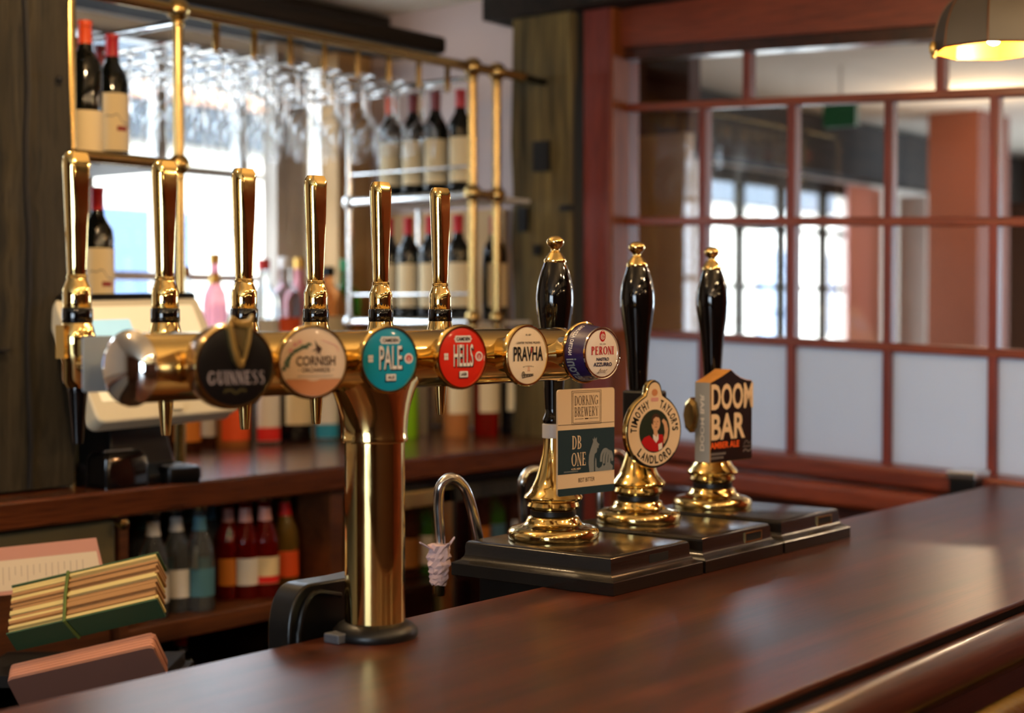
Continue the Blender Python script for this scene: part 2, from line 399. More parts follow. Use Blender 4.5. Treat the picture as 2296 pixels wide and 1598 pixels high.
struct('wall_left', bm, 'warm_wall'); portal('window_portal', (-3.12, 0, 1.55), 1.3, 1.8, (0, -PI / 2, 0))
bm = NB()
for y in (-.88, -.3, .3, .88): box(bm, -3.06, -3.02, y - .02, y + .02, .9, 2.2)
for z in (.92, 1.55, 2.18): box(bm, -3.055, -3.025, -.9, .9, z - .02, z + .02)
struct('window_5', bm, 'white_paint', smooth=0)
struct('wall_front', bx(-3, 9.6, -3.1, -3, 0, CE), 'warm_wall')
bm = NB()
for a in ((9.6, 9.7, -3, -.6, 0, CE), (9.6, 9.7, 2.6, 3.6, 0, CE), (9.6, 9.7, -.6, 2.6, 0, .7), (9.6, 9.7, -.6, 2.6, 2.25, CE)): box(bm, *a)
struct('wall_far', bm, 'warm_wall'); portal('window_portal', (9.72, 1.0, 1.47), 1.55, 3.2, (0, PI / 2, 0))
bm = NB()
for y in (-.58, .2, 1.0, 1.8, 2.58): box(bm, 9.62, 9.66, y - .025, y + .025, .7, 2.25)
for z in (.72, 1.5, 2.23): box(bm, 9.625, 9.655, -.6, 2.6, z - .02, z + .02)
struct('window_6', bm, 'white_paint', smooth=0)  # unseen window and wall opening, added so daylight brightens the frosted panes
# short plaster return wall between the windows and the screen
struct('wall_right', bx(XP, XP + .12, 2.9, YB, 0, CE), 'plaster_mauve')

def window(idx, x0, x1, z0, z1, vx, hz, fmat='white_paint', fw=.05):
    r = sroot('window_%d' % idx, ((x0 + x1) / 2, YB + .06, z0)); y0, y1 = YB + .04, YB + .1
    bm = NB()
    for a, b, c, d in ((x0, x0 + fw, z0, z1), (x1 - fw, x1, z0, z1), (x0 + fw, x1 - fw, z0, z0 + fw), (x0 + fw, x1 - fw, z1 - fw, z1)): box(bm, a, b, y0, y1, c, d)
    ob('window_frame', bm, fmat, r, smooth=0)
    for x in vx: ob('mullion', bx(x - .018, x + .018, y0 + .01, y1 - .01, z0 + fw, z1 - fw), fmat, r, smooth=0)
    for z in hz: ob('glazing_bar', bx(x0 + fw, x1 - fw, y0 + .015, y1 - .015, z - .012, z + .012), fmat, r, smooth=0)
    ob('glass_pane', bx(x0 + fw, x1 - fw, YB + .068, YB + .072, z0 + fw, z1 - fw), 'window_glass', r, smooth=0)
    return r
window(1, *WINS[0], [1.4], [1.65, 2.0])  # unseen window left of the pillar, added for extra light
w2 = window(2, *WINS[1], [2.72, 2.98, 3.30, 3.56], [1.60, 1.92])
window(3, *WINS[2], [6.38, 6.78, 7.22], [1.3, 1.62, 1.9], 'dark_oak', .06)  # built in place of a window reflected in the screen's panes
# broad pale post inside the bar window and tan boards at its right end
ob('frame_post', bx(3.36, 3.48, YB - .03, YB + .03, 1.32, 2.33), 'plaster', w2, smooth=0)
ob('frame_board', bx(3.61, 3.765, YB - .05, YB + .03, 1.2, 2.4), 'tan_wood', w2, smooth=0)
struct('trim_1', bx(1.9, 3.76, YB - .14, YB - .002, 2.33, 2.45), 'beam_oak')                         # lintel over the bar window

# the street: pale rendered house opposite, pavement
plain('street_wall', (226, 214, 196), .9, noise=.05, nscale=1)
plain('street_brick', (190, 140, 110), .9, noise=.1, nscale=2)
plain('street_glass', (60, 84, 120), .1)
plain('street_ground', (150, 150, 152), .9)
bh = thing('street_house', 'pale house across the street seen through the bar window', 'house', (4.5, 8.5, 0))
plain('street_dimmed', (60, 66, 72), .7, noise=.2, nscale=1)  # dark upper storey, added to dim the window behind the glasses
bm = bx(-2, 26, 8.5, 9, 0, 2.66); ob('house_wall', bm, 'street_wall', bh, smooth=0); ob('upper_storey', bx(-2, 26, 8.3, 9, 2.66, 3.36), 'street_dimmed', bh, smooth=0)
ob('brick_band', bx(-2, 26, 8.26, 8.3, 2.92, 3.06), 'street_brick', bh, smooth=0)
for k in range(15): ob('house_window', bx(-.6 + k * 1.75, .15 + k * 1.75, 8.45, 8.5, 1.25, 2.2), 'street_glass', bh, smooth=0)
struct('ground', bx(-4, 28, 3.8, 9, -.1, -.05), 'street_ground')

# old oak post at the back corner, with empty mortises
bm = NB(); n = 14; rnd = random.Random(3)
def rough_post(x0, x1, y0, y1, z0, z1, amp, rnd, nz=16):
    secs = []
    base = [(x0, y0), ((x0 + x1) / 2, y0), (x1, y0), (x1, (y0 + y1) / 2), (x1, y1), ((x0 + x1) / 2, y1), (x0, y1), (x0, (y0 + y1) / 2)]
    for i in range(nz + 1):
        z = z0 + (z1 - z0) * i / nz; secs.append([Vector((x + rnd.uniform(-amp, amp), y + rnd.uniform(-amp, amp), z)) for x, y in base])
    return sections(NB(), secs)
op = sroot('trim_2', (XP - .05, 2.76, 0))
ob('oak_post', rough_post(XP - .115, XP + .1, 2.66, 2.872, 0, CE, .006, rnd), 'old_oak', op)
bm = NB()
for px, py, w, h in ((1213, 350, 28, 70), (1172, 492, 16, 56), (1266, 466, 16, 12), (1205, 560, 12, 24)):
    p = atX(px, py, XP - .122); s = 4.4 / FPX; box(bm, p.x - .004, p.x + .02, p.y - w * s * .8, p.y + w * s * .8, p.z - h * s / 2, p.z + h * s / 2)
ob('mortise', bm, 'dark_void', op, smooth=0)
# beams
bq0, bq1 = atY(1003, 122, 2.9), atY(1003, 83, 2.9)
struct('trim_3', bx(1.2, bq0.x, 2.9, 3.1, bq0.z, bq1.z), 'beam_oak', bevel=.012)
struct('trim_4', bx(XP - .16, XP + .1, -2.9, 2.95, 2.36, CE), 'beam_oak')
for i, y in enumerate((-1.8, -.4)): struct('trim_%d' % (5 + i), bx(-3, XP - .2, y, y + .2, 2.3, CE), 'beam_oak')
# left oak pillar standing behind the back counter's edge
lp = sroot('trim_7', (1.75, 2.8, 0))
ob('oak_pillar', rough_post(1.46, 1.97, 2.70, 2.96, 1.135, CE, .007, random.Random(5)), 'dark_oak', lp)
bm = NB(); p = atY(62, 600, 2.69); tube(bm, [(p.x + .004 * math.sin(k * 1.7), 2.689, 1.14 + k * .1) for k in range(14)], .005, 6); ob('split', bm, 'dark_void', lp)
bm = NB(); p = atY(143, 178, 2.69); sphere(bm, (p.x - .01, 2.69, p.z), .007); p = atY(8, 785, 2.69); box(bm, p.x - .01, p.x + .012, 2.685, 2.70, p.z - .003, p.z + .003); ob('nail_hole', bm, 'dark_void', lp)

# ---------------------------------------------------------------- glazed mahogany screen
sc = sroot('window_4', (XP, 1.9, 0))
def ln(p, q):
    a = atX(*p, XP); b = atX(*q, XP)
    k = (b.z - a.z) / (b.y - a.y); return lambda y: a.z + k * (y - a.y)
L0 = ln((1400, 126), (2090, 79)); L1 = ln((1410, 243), (2290, 206)); L2 = ln((1410, 496), (2290, 497)); L3 = ln((1460, 748), (2290, 794)); L4 = ln((1700, 1010), (2228, 1068))
YJ = atX(1400, 700, XP).y; YE = .75
def yat(px, py=700): return atX(px, py, XP).y
def sloped(l, hw, x0, x1, y0=YE, y1=YJ, off0=0, off1=0):
    bm = NB(); v = []
    for y in (y0, y1):
        z = l(y); v.append([bm.verts.new((x, y, zz)) for x, zz in ((x0, z - hw + off0), (x1, z - hw + off0), (x1, z + hw + off1), (x0, z + hw + off1))])
    for i in range(4): bm.faces.new((v[0][i], v[0][(i + 1) % 4], v[1][(i + 1) % 4], v[1][i]))
    bm.faces.new(v[0][::-1]); bm.faces.new(v[1]); return bm
HW = .0115
# header: broad board with a small bead at its lower edge
bm = NB(); v = []
for y in (YE - 2.5, YJ + .09):
    z = L0(y); v.append([bm.verts.new((x, y, zz)) for x, zz in ((XP - .045, z + .02), (XP + .05, z + .02), (XP + .05, CE), (XP - .045, CE))])
for i in range(4): bm.faces.new((v[0][i], v[0][(i + 1) % 4], v[1][(i + 1) % 4], v[1][i]))
bm.faces.new(v[0][::-1]); bm.faces.new(v[1]); ob('header', bm, 'red_wood_y', sc, smooth=0)
ob('header_bead', sloped(L0, .014, XP - .03, XP + .04, YE, YJ, 0, .006), 'mahogany_front', sc, smooth=0)
ob('jamb', bx(XP - .09, XP + .06, atX(1368, 700, XP - .09).y, atX(1306, 700, XP - .09).y, 0, CE), 'red_wood_z', sc, bevel=.006)
yq = atX(1368, 700, XP - .09).y
ob('jamb_lit_lining', bx(XP - .086, XP - .005, yq - .006, yq + .001, 0, CE), 'lit_lining_wood', sc, smooth=0)  # warm light on the jamb's side, painted in as orange wood
for l in (L1, L2, L3): ob('transom', sloped(l, HW, XP - .02, XP + .02), 'red_wood_y', sc, smooth=0, bevel=.004)
def mull(px, la, lb):
    y = yat(px); ob('mullion', bx(XP - .0198, XP + .0198, y - .0115, y + .0115, (lb(y) if lb else .9), la(y)), 'red_wood_z', sc, smooth=0, bevel=.004)
    return y
yu = [YJ] + [mull(px, L0, L1) for px in (1678, 2109)] + [YE]
yl = [YJ] + [mull(px, L1, L4) for px in (1580, 1779, 1995, 2231)]
y = yl[-1] - .17; ob('mullion', bx(XP - .0198, XP + .0198, y - .0115, y + .0115, L4(y), L1(y)), 'red_wood_z', sc, smooth=0); yl += [y, YE]
def pane(y0, y1, la, lb, mat, name, x=XP):
    bm = NB(); a = []
    for xx in (x - .003, x + .003): a.append([bm.verts.new((xx, y0, la(y0))), bm.verts.new((xx, y1, la(y1))), bm.verts.new((xx, y1, lb(y1))), bm.verts.new((xx, y0, lb(y0)))])
    for i in range(4): bm.faces.new((a[0][i], a[0][(i + 1) % 4], a[1][(i + 1) % 4], a[1][i]))
    bm.faces.new(a[0][::-1]); bm.faces.new(a[1]); ob(name, bm, mat, sc, smooth=0)
for i in range(3): pane(yu[i + 1] + .011, yu[i] - .011, lambda y: L1(y) + .011, lambda y: L0(y) - .011, 'window_glass', 'glass_pane')
for i in range(len(yl) - 1):
    for la, lb, m, nm in ((L2, L1, 'window_glass', 'glass_pane'), (L3, L2, 'window_glass', 'glass_pane'), (L4, L3, 'frosted_glass', 'frosted_pane')):
        pane(yl[i + 1] + .011, yl[i] - .011, lambda y: la(y) + .008, lambda y: lb(y) - .008, m, nm)
# moulded ledge and panel below the frosted panes
ob('ledge', sloped(L4, .012, XP - .10, XP + .05, YE, YJ, -.03, -.004), 'red_wood_y', sc, smooth=0, bevel=.01)
ob('ledge_moulding', sloped(L4, .022, XP - .14, XP + .02, YE, YJ, -.085, -.07), 'red_wood_y', sc, smooth=0, bevel=.014, bseg=4)
ob('lower_panel', bx(XP - .07, XP + .04, YE, YJ, 0, 1.0), 'red_wood_y', sc, smooth=0)
for y in (1.7, 2.15): ob('panel_stile', bx(XP - .09, XP - .07, y - .04, y + .04, 0, .97), 'red_wood_z', sc, smooth=0, bevel=.006)
struct('wall_screen', bx(XP - .04, XP + .05, -3, YE, 0, CE), 'red_wood_y')

# ---------------------------------------------------------------- the room beyond the screen; its window and sign stand in for pane reflections
struct('trim_10', bx(4.45, 9.5, YB - .14, YB, 2.17, 2.44), 'beam_oak')
tp = atX(2160, 500, 7.3)
struct('trim_11', bx(7.2, 7.6, 2.85, 3.1, 0, CE), 'terracotta')
struct('trim_12', bx(4.35, 4.4, 2.70, YB, 0, 2.08), 'tan_wood'); struct('trim_8', bx(4.35, 4.42, 2.69, YB, 2.08, CE), 'warm_wall')
struct('trim_13', bx(4.6, 4.72, 2.9, 3.0, 0, 2.4), 'dark_oak')
struct('trim_14', bx(7.65, 7.8, 3.3, 3.45, 0, 2.1), 'plaster')
plain('pink_cloth', (206, 150, 142), .9)
bm = NB(); xs = [7.25 + .36 * i / 24 for i in range(25)]
for i in range(24):
    a, b = xs[i], xs[i + 1]; ya = YB - .06 + .018 * math.sin(i * 1.6); yb = YB - .06 + .018 * math.sin((i + 1) * 1.6)
    bm.faces.new([bm.verts.new(p) for p in ((a, ya, 1.0), (b, yb, 1.0), (b, yb, 2.14), (a, ya, 2.14))])
bmesh.ops.remove_doubles(bm, verts=bm.verts, dist=1e-5); bmesh.ops.solidify(bm, geom=bm.faces, thickness=.004)
tag(ob('window_curtain', bm, 'pink_cloth', smooth=60), 'pink curtain drawn at the far window behind the glazed screen', 'curtain')
plain('sign_green', (16, 62, 36), .6, emit=(40, 220, 120), es=.02)
p = atX(1885, 262, 5.6)
sg = thing('exit_sign', 'green lit sign hanging under the ceiling beyond the glazed screen', 'sign', (p.x, p.y, p.z))
ob('sign_panel', bx(-.012, .012, -.07, .07, -.04, .05), 'sign_green', sg, local=True, smooth=0); ob('hanger', bx(-.003, .003, -.004, .004, .05, 2.458 - p.z), 'plaster', sg, local=True, smooth=0)

# ---------------------------------------------------------------- front bar counter
ZC = 1.08; YF, YK = .799, 1.406
bc = thing('bar_counter', 'long dark mahogany bar counter with rounded front moulding', 'bar counter', (1.5, 1.1, 0))
ob('worktop', bx(-2.6, XP - .03, YF, YK, ZC - .009, ZC), 'mahogany_top', bc, bevel=.003, bseg=3)
ob('under_board', bx(-2.6, XP - .03, YF + .1, YK - .001, ZC - .04, ZC - .0092), 'mahogany_front', bc, smooth=0)
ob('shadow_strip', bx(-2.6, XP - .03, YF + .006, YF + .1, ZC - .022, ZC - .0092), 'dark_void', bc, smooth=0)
prof = [(YF + .006, ZC - .012)] + [(YF - .022 + .030 * math.cos(a) * 1.3, ZC - .046 + .032 * math.sin(a)) for a in [PI / 2 + k * PI / 12 for k in range(13)]] + [(YF + .1, ZC - .078), (YF + .1, ZC - .046), (YF + .006, ZC - .040)]
prof = [(YF + .004, ZC - .046), (YF - .012, ZC - .038), (YF - .030, ZC - .036), (YF - .048, ZC - .041), (YF - .060, ZC - .053), (YF - .064, ZC - .068), (YF - .058, ZC - .083), (YF - .044, ZC - .094), (YF - .02, ZC - .1), (YF + .1, ZC - .1), (YF + .1, ZC - .046)]
MYZ = Matrix(((0, 0, 1, 0), (1, 0, 0, 0), (0, 1, 0, 0), (0, 0, 0, 1)))
prof = [(y, z + .027) for y, z in prof]
ob('front_moulding', prism(NB(), prof, -2.6, XP - .03, MYZ), 'mahogany_front', bc, smooth=50)
ob('front_panel', bx(-2.6, XP - .03, YF + .02, YF + .06, 0, ZC - .074), 'mahogany_front', bc, smooth=0)
ob('back_panel', bx(-2.6, XP - .03, YK - .12, YK - .08, 0, ZC - .034), 'dark_void', bc, smooth=0)
plain('bar_brass', (150, 122, 52), .35, 1, noise=.25, nscale=60, bump=.2)
ob('brass_rail', tube(NB(), [(-2.6, YF - .088, ZC - .098), (XP - .04, YF - .088, ZC - .098)], .026, 20), 'bar_brass', bc)

# ---------------------------------------------------------------- back counter with cubby holes
ZB = 1.13; YBC = 2.60
bk = thing('back_counter', 'brown wooden back bar counter with an open bottle shelf under the window', 'back counter', (2.4, 3.0, 0))
ob('worktop', bx(-1.5, XP - .01, YBC, YB - .005, ZB - .058, ZB), 'back_wood', bk, bevel=.006)
ob('shelf', bx(2.05, 2.67, YBC + .03, 3.3, .79, .83), 'cubby_wood', bk, smooth=0, bevel=.003)
ob('divider', bx(2.03, 2.052, YBC + .03, 3.3, 0, ZB - .058), 'cubby_wood', bk, smooth=0)
ob('divider', bx(2.645, 2.69, YBC + .03, 3.3, 0, ZB - .058), 'cubby_wood', bk, smooth=0)
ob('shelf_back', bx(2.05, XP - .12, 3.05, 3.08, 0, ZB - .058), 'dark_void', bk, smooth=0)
plain('olive_panel', (92, 84, 58), .5)
dr = ob('drawer', bx(1.2, 2.02, YBC + .03, 2.9, .97, ZB - .065), 'olive_panel', bk, smooth=0, bevel=.006)
kn = atY(262, 1174, YBC + .02); ob('knob', lt([(0, 0), (.006, 0), (.006, .014), (.011, .018), (.011, .026), (0, .03)], T(kn) @ RX(PI / 2), 16), 'brass_old', dr)
ob('cupboard_front', bx(1.2, 2.02, YBC + .05, 2.9, 0, .965), 'cubby_wood', bk, smooth=0)
ob('raised_step', bx(2.42, 3.74, 3.40, YB - .01, ZB, 1.32), 'back_wood', bk, smooth=0, bevel=.004)

# ================================================================ BEER TOWER ON THE BAR
DC = 1.354; XC = 1.441; ZP = 1.4305; RP = .038
plain('tab_grey', (84, 86, 92), .45)
bt = thing('beer_tower', 'polished brass T-bar beer tower with six taps and round badges', 'beer tower', (XC, DC, ZC))
ob('base_collar', lt([(0, 0), (.053, 0), (.0545, .004), (.0535, .010), (.047, .017), (.041, .020), (.0385, .021), (0, .021)], T((XC, DC, ZC)), 48), 'black_rubber', bt)
ob('collar_tab', box(NB(), XC - .066, XC - .04, DC + .0, DC + .026, ZC, ZC + .012), 'tab_grey', bt, smooth=0, bevel=.002)
ob('column', lt([(.0383, .02), (.0383, .251)], T((XC, DC, ZC)), 64), 'brass', bt, smooth=30)
secs = []
N = 48
for z, rx, ry in [(1.3275, .0415, .0415), (1.3305, .0425, .0425), (1.334, .0415, .0415), (1.345, .042, .041), (1.36, .0455, .0405), (1.375, .053, .040), (1.39, .063, .039), (1.402, .074, .038), (1.413, .083, .0375), (1.425, .088, .03)]:
    secs.append([Vector((XC + rx * math.cos(2 * PI * i / N), DC + ry * math.sin(2 * PI * i / N), z)) for i in range(N)])
ob('saddle', sections(NB(), secs), 'brass', bt, smooth=40)
XL, XR = 1.057, 1.835
RYX = RY(PI / 2)                              # lathe axis along X
ob('crossbar', lt([(RP, 0), (RP, XR - XL)], T((XL, DC, ZP)) @ RYX, 64), 'brass', bt, smooth=30)
dome = [(.0405 * math.sin(k * PI / 24), .001 - .0165 * math.cos(k * PI / 24)) for k in range(13)] + [(.0415, .002), (.0415, .007), (.0405, .0085), (RP, .009)]
ob('end_cap', lt(dome, T((XL, DC, ZP)) @ RYX, 48), 'chrome', bt, smooth=50)
ob('end_cap', lt([(RP, -.013), (.0385, -.012), (.0395, -.006), (.0392, 0), (.0355, .004), (.029, .0085), (.02, .012), (0, .0145)], T((XR, DC, ZP)) @ RYX, 48), 'brass', bt, smooth=50)
plain('plate_reflection', (150, 162, 170), .25, coat=.5)  # mirror plate's grey blue reflection put into a plain colour
bm = NB(); prism(bm, rrect(0, 0, .12, .062, .004), -.0015, .0015, T((1.112, 1.425, 1.4335)) @ RX(PI / 2))
ob('rear_plate', bm, 'plate_reflection', bt, smooth=30)
for k in range(2): ob('plate_stud', lt([(.004, 0), (.004, .05)], T((1.085 + k * .05, 1.38, ZP)) @ RX(-PI / 2), 12), 'steel', bt)

# ---- taps on the bartender's side
ZTAP = CAMZ
def dsection(r, flat_y, n=36):
    out = []
    for i in range(n):
        a = 2 * PI * i / n; x = r * math.cos(a); y = r * math.sin(a); out.append((x, max(-flat_y, min(flat_y, y)), 0))
    return out
def make_tap(stout):
    """built at its own origin: axis of the handle, z = 0 at the camera-height ring"""
    body_top = -.0095
    if stout:
        prof = [(0, body_top), (.0165, body_top), (.0185, -.016), (.0205, -.024), (.0205, -.034), (.019, -.045), (.0188, -.052), (.0178, -.054), (.0175, -.075), (.0145, -.080), (.012, -.084), (0, -.084)]
    else:
        prof = [(0, body_top), (.0165, body_top), (.0195, -.022), (.0205, -.034), (.0195, -.044), (.017, -.05), (.0165, -.07), (.0135, -.078), (.011, -.084), (0, -.084)]
    bm = NB(); lathe(bm, prof, None, 32)
    # shank back to the bar pipe, with a hex nut
    lathe(bm, [(0, 0), (.0125, 0), (.0125, .15), (0, .15)], T((0, -.155, -.056)) @ RX(-PI / 2), 24)
    lathe(bm, [(0, 0), (.017, 0), (.017, .014), (0, .014)], T((0, -.05, -.058)) @ RX(-PI / 2), 6)
    if stout:
        box(bm, -.024, -.019, -.008, .008, -.05, -.012)
    t = ob('tap', bm, 'brass', None, local=True, smooth=38)
    ob('collar_ring', lt([(0, -.0098), (.0168, -.0098), (.0175, -.008), (.0175, .006), (.0168, .0075), (0, .0075)], None, 28), 'black_gloss', t, local=True)
    # bell shaped ferrule under the handle
    f = ob('ferrule', lt([(0, .0072), (.0157, .0072), (.0162, .009), (.0162, .028), (.0145, .033), (.0118, .040), (.0116, .0412), (.0122, .042), (.0116, .043), (.0122, .044), (.0116, .0455), (0, .0455)], None, 32), 'brass', t, local=True, smooth=32)
    ob('grub_screw', lt([(.002, 0), (.002, .001), (0, .001)], T((-.0115, -.0115, .015)) @ RZ(-3 * PI / 4) @ RY(PI / 2), 10), 'black_plastic', f, local=True)
    secs = []
    for z, r in [(.0455, .0105), (.05, .0112), (.07, .0118), (.10, .0128), (.13, .0139), (.15, .0146), (.168, .0152), (.176, .0153), (.1805, .0143), (.1850, .0118)]:
        fy = .0108 if z < .172 else .0108 - (z - .172) * .25
        secs.append([Vector(p) + Vector((0, 0, z)) for p in dsection(r, fy)])
    ob('handle', sections(NB(), secs), 'brass', t, local=True, smooth=28)
    if stout: ob('nozzle', lt([(0, -.084), (.0115, -.084), (.0115, -.088), (.0105, -.092), (.0065, -.140), (.0058, -.148), (.004, -.148), (0, -.14)], None, 24), 'black_gloss', t, local=True)
    else: ob('nozzle', lt([(0, -.08), (.0108, -.084), (.0105, -.092), (.0062, -.143), (.0055, -.1465), (.004, -.1465), (0, -.14)], None, 24), 'brass', t, local=True)
    return t
XT = [1.132 + .131 * k for k in range(6)]
def put_tap(t, k):
    yy = 1.543
    M = T((XT[k] - XC, yy - DC, ZTAP - ZC)) @ Matrix.Diagonal((1.03, 1.03, 1.03, 1)); t.parent = bt; t.matrix_basis = M; WM[t.name] = WM[bt.name] @ M
    for c in t.children: WM[c.name] = WM[t.name]
t0 = make_tap(True); put_tap(t0, 0)
t1 = make_tap(False); put_tap(t1, 1)
for k in range(2, 6): c = copy_tree(t1, bt); put_tap(c, k)

# ---- badges on the customers' side
for nm, c in [('ink_black', (22, 20, 20)), ('ink_white', (224, 214, 200)), ('ink_brown', (66, 42, 30)), ('ink_navy', (34, 36, 66)), ('ink_red', (176, 24, 26)), ('ink_gold', (150, 116, 56)), ('ink_grey', (120, 112, 108)),
              ('face_teal', (18, 142, 164)), ('face_red', (212, 40, 22)), ('face_cream', (232, 208, 174)), ('face_orchard', (224, 192, 156)), ('face_black', (12, 10, 10)), ('face_peroni', (226, 208, 188)), ('face_purple', (38, 25, 68)),
              ('ink_copper', (196, 128, 84)), ('ink_green', (74, 92, 70)), ('ink_pink', (212, 150, 138)), ('ink_faint', (196, 164, 128)), ('card_cream', (226, 196, 156)), ('card_teal', (34, 54, 60)), ('ink_orange', (236, 92, 26)), ('ink_skin', (206, 156, 116)), ('ink_dkgreen', (34, 44, 32)), ('ink_rooster', (122, 126, 124)), ('ink_stout', (138, 122, 116)), ('ink_stoutgold', (60, 50, 22))]:
    plain(nm, c, .3 if nm.startswith('face') else .4, coat=.6 if nm.startswith('face') else 0)
XM = Matrix(((1, 0, 0, 0), (0, 0, -1, 0), (0, 1, 0, 0), (0, 0, 0, 1)))
def badge_frame(x, y, z, yaw):
    """local z out of the face towards the customers, turned by YAW degrees to the left"""
    return T((x - XC, y - DC, z - ZC)) @ RZ(-math.radians(yaw)) @ XM
def mount(bm, depth, rim_r, back):
    """brass neck and cup behind a badge: local z negative"""
    lathe(bm, [(0, -back), (.020, -back), (.021, -back + .012), (.027, -depth - .010), (rim_r - .006, -depth), (rim_r, -depth + .004), (rim_r, -.0008), (rim_r - .0012, .0012), (rim_r - .0032, .0012), (rim_r - .0034, -.0008), (0, -.0008)], None, 56)
    return bm
def badge(name, x, y, yaw, r=.0412, face='face_cream', depth=.011, z=1.4335, cup='brass'):
    b = ob('tap_badge', mount(NB(), depth, r, y and (DC - y) + .0), cup, bt, local=True, basis=badge_frame(x, y, z, yaw), smooth=40)
    ob('badge_face', lt([(0, .0016), (r * .5, .0015), (r * .8, .0008), (r - .0033, -.0004), (r - .0033, -.0008), (0, -.0008)], None, 56), face, b, local=True)
    return b
ZF = .0021
def lay(b, name, bm, mat): return ob(name, bm, mat, b, local=True, smooth=0)

# stout badge: black disc, harp standing above its rim
metal('gun_metal', (.46, .34, .25), .18, .3)
g = badge('stout', XT[0], 1.268, 20, .0458, 'face_black', .034, 1.4325, 'brass')
ob('rim_ring', lt([(.0440, -.0005), (.0458, -.003), (.0470, -.008), (.0472, -.016), (.0468, -.026), (.045, -.032), (.043, -.034), (.0425, -.02)], None, 56), 'gun_metal', g, local=True)
lay(g, 'lettering', serif(NB(), 'GUINNESS', .001, -.0120, .066, .0145, ZF + .0004, None, .22, .12), 'ink_stout')
lay(g, 'flourish', strip(NB(), smoothpath([(-.014, -.027, 0), (-.006, -.025, 0), (.0, -.0285, 0), (.006, -.025, 0), (.012, -.027, 0)]), .003, ZF), 'ink_stoutgold')
hb = NB()
prism(hb, [(-.008, .043), (-.0055, .048), (-.003, .046), (.0, .0435), (.005, .0425), (.012, .044), (.0145, .0485), (.0155, .049), (.0148, .041), (.012, .0375), (.004, .0375), (-.003, .0395)], 0, .007, T((0, 0, .0015)))       # shoulder of the harp
prism(hb, [(-.008, .043), (-.0095, .038), (-.006, .018), (-.003, .006), (.0005, .0005), (.004, -.0008), (.0065, .001), (.007, .004), (.0035, .0065), (-.0015, .021), (-.0045, .038)], 0, .007, T((0, 0, .0015)))
prism(hb, [(.012, .0385), (.0105, .024), (.006, .008), (.0035, .0062), (.0068, .003), (.0095, .009), (.0135, .024), (.0152, .041)], 0, .006, T((0, 0, .0015)))
hb.transform(T((0, -.0008, 0)) @ Matrix.Diagonal((1.15, 1.15, 1, 1)))
hp = ob('harp', hb, 'gold_dull', g, local=True, smooth=0, bevel=.0012)
hs = NB()
for i in range(8):
    t = i / 7; x0 = -.0035 + t * .0145; box(hs, x0 - .0003, x0 + .0003, .024 - t * .012 if t < .5 else .010 + (t - .5) * .026, .039, .004, .0046)
hs.transform(T((0, -.0008, 0)) @ Matrix.Diagonal((1.15, 1.15, 1, 1)))
ob('harp_strings', hs, 'ink_gold', hp, local=True, smooth=0)

# cider badge
g = badge('cider', XT[1], 1.283, 25, .0428, 'face_orchard', .013)
lay(g, 'band', flat(NB(), [p for p in circ(0, 0, .0385, 40, None, PI + .53, 2 * PI - .53)], ZF - .0006), 'ink_copper')
lay(g, 'band_edge', strip(NB(), [(-.033, -.0188), (.033, -.0188)], .0008, ZF), 'ink_faint')
lay(g, 'lettering', text(NB(), 'CORNISH', .003, .0015, .047, .0115, ZF, .022), 'ink_brown'); lay(g, 'lettering', text(NB(), 'ORCHARDS', .003, -.0088, .034, .0056, ZF, .015), 'ink_brown')
bm = NB()
for i in range(26): x = -.019 + i * .00165; strip(bm, [(x, -.0158), (x + .0011, -.0158)], .0012, ZF)
strip(bm, [(-.0185, -.0088), (-.0165, -.0088)], .0008, ZF); strip(bm, [(.0225, -.0088), (.0245, -.0088)], .0008, ZF)
lay(g, 'small_print', bm, 'ink_grey')
bm = NB(); br = [(-.033, -.006, 0), (-.030, .004, 0), (-.024, .011, 0), (-.016, .016, 0), (-.006, .019, 0)]; strip(bm, smoothpath(br), .0011, ZF)
rr = random.Random(2)
for p in smoothpath(br, 3):
    for s in (-1, 1):
        a = rr.uniform(0, 2 * PI); flat(bm, [(p.x + s * .0022 + .0026 * math.cos(t) * math.cos(a) - .0013 * math.sin(t) * math.sin(a), p.y + s * .0018 + .0026 * math.cos(t) * math.sin(a) + .0013 * math.sin(t) * math.cos(a)) for t in [k * PI / 4 for k in range(8)]], ZF + .00002 * s)
lay(g, 'branch', bm, 'ink_green')
bm = NB()
for x, y in ((-.022, .0205), (-.016, .0235), (-.027, .014)): flat(bm, circ(x, y, .0026, 10), ZF + .0001)
strip(bm, smoothpath([(.010, .0255, 0), (.018, .0225, 0), (.027, .019, 0), (.030, .012, 0)]), .0009, ZF)
lay(g, 'blossom', bm, 'ink_pink')
bm = NB()                                     # swallow in flight
flat(bm, [(.0015, .026), (.005, .020), (.0085, .0175), (.0105, .015), (.0085, .0125), (.008, .006), (.0066, .0115), (.0025, .0085), (.005, .0135), (-.0025, .0125), (.0035, .0158)], ZF)
lay(g, 'swallow', bm, 'ink_brown')

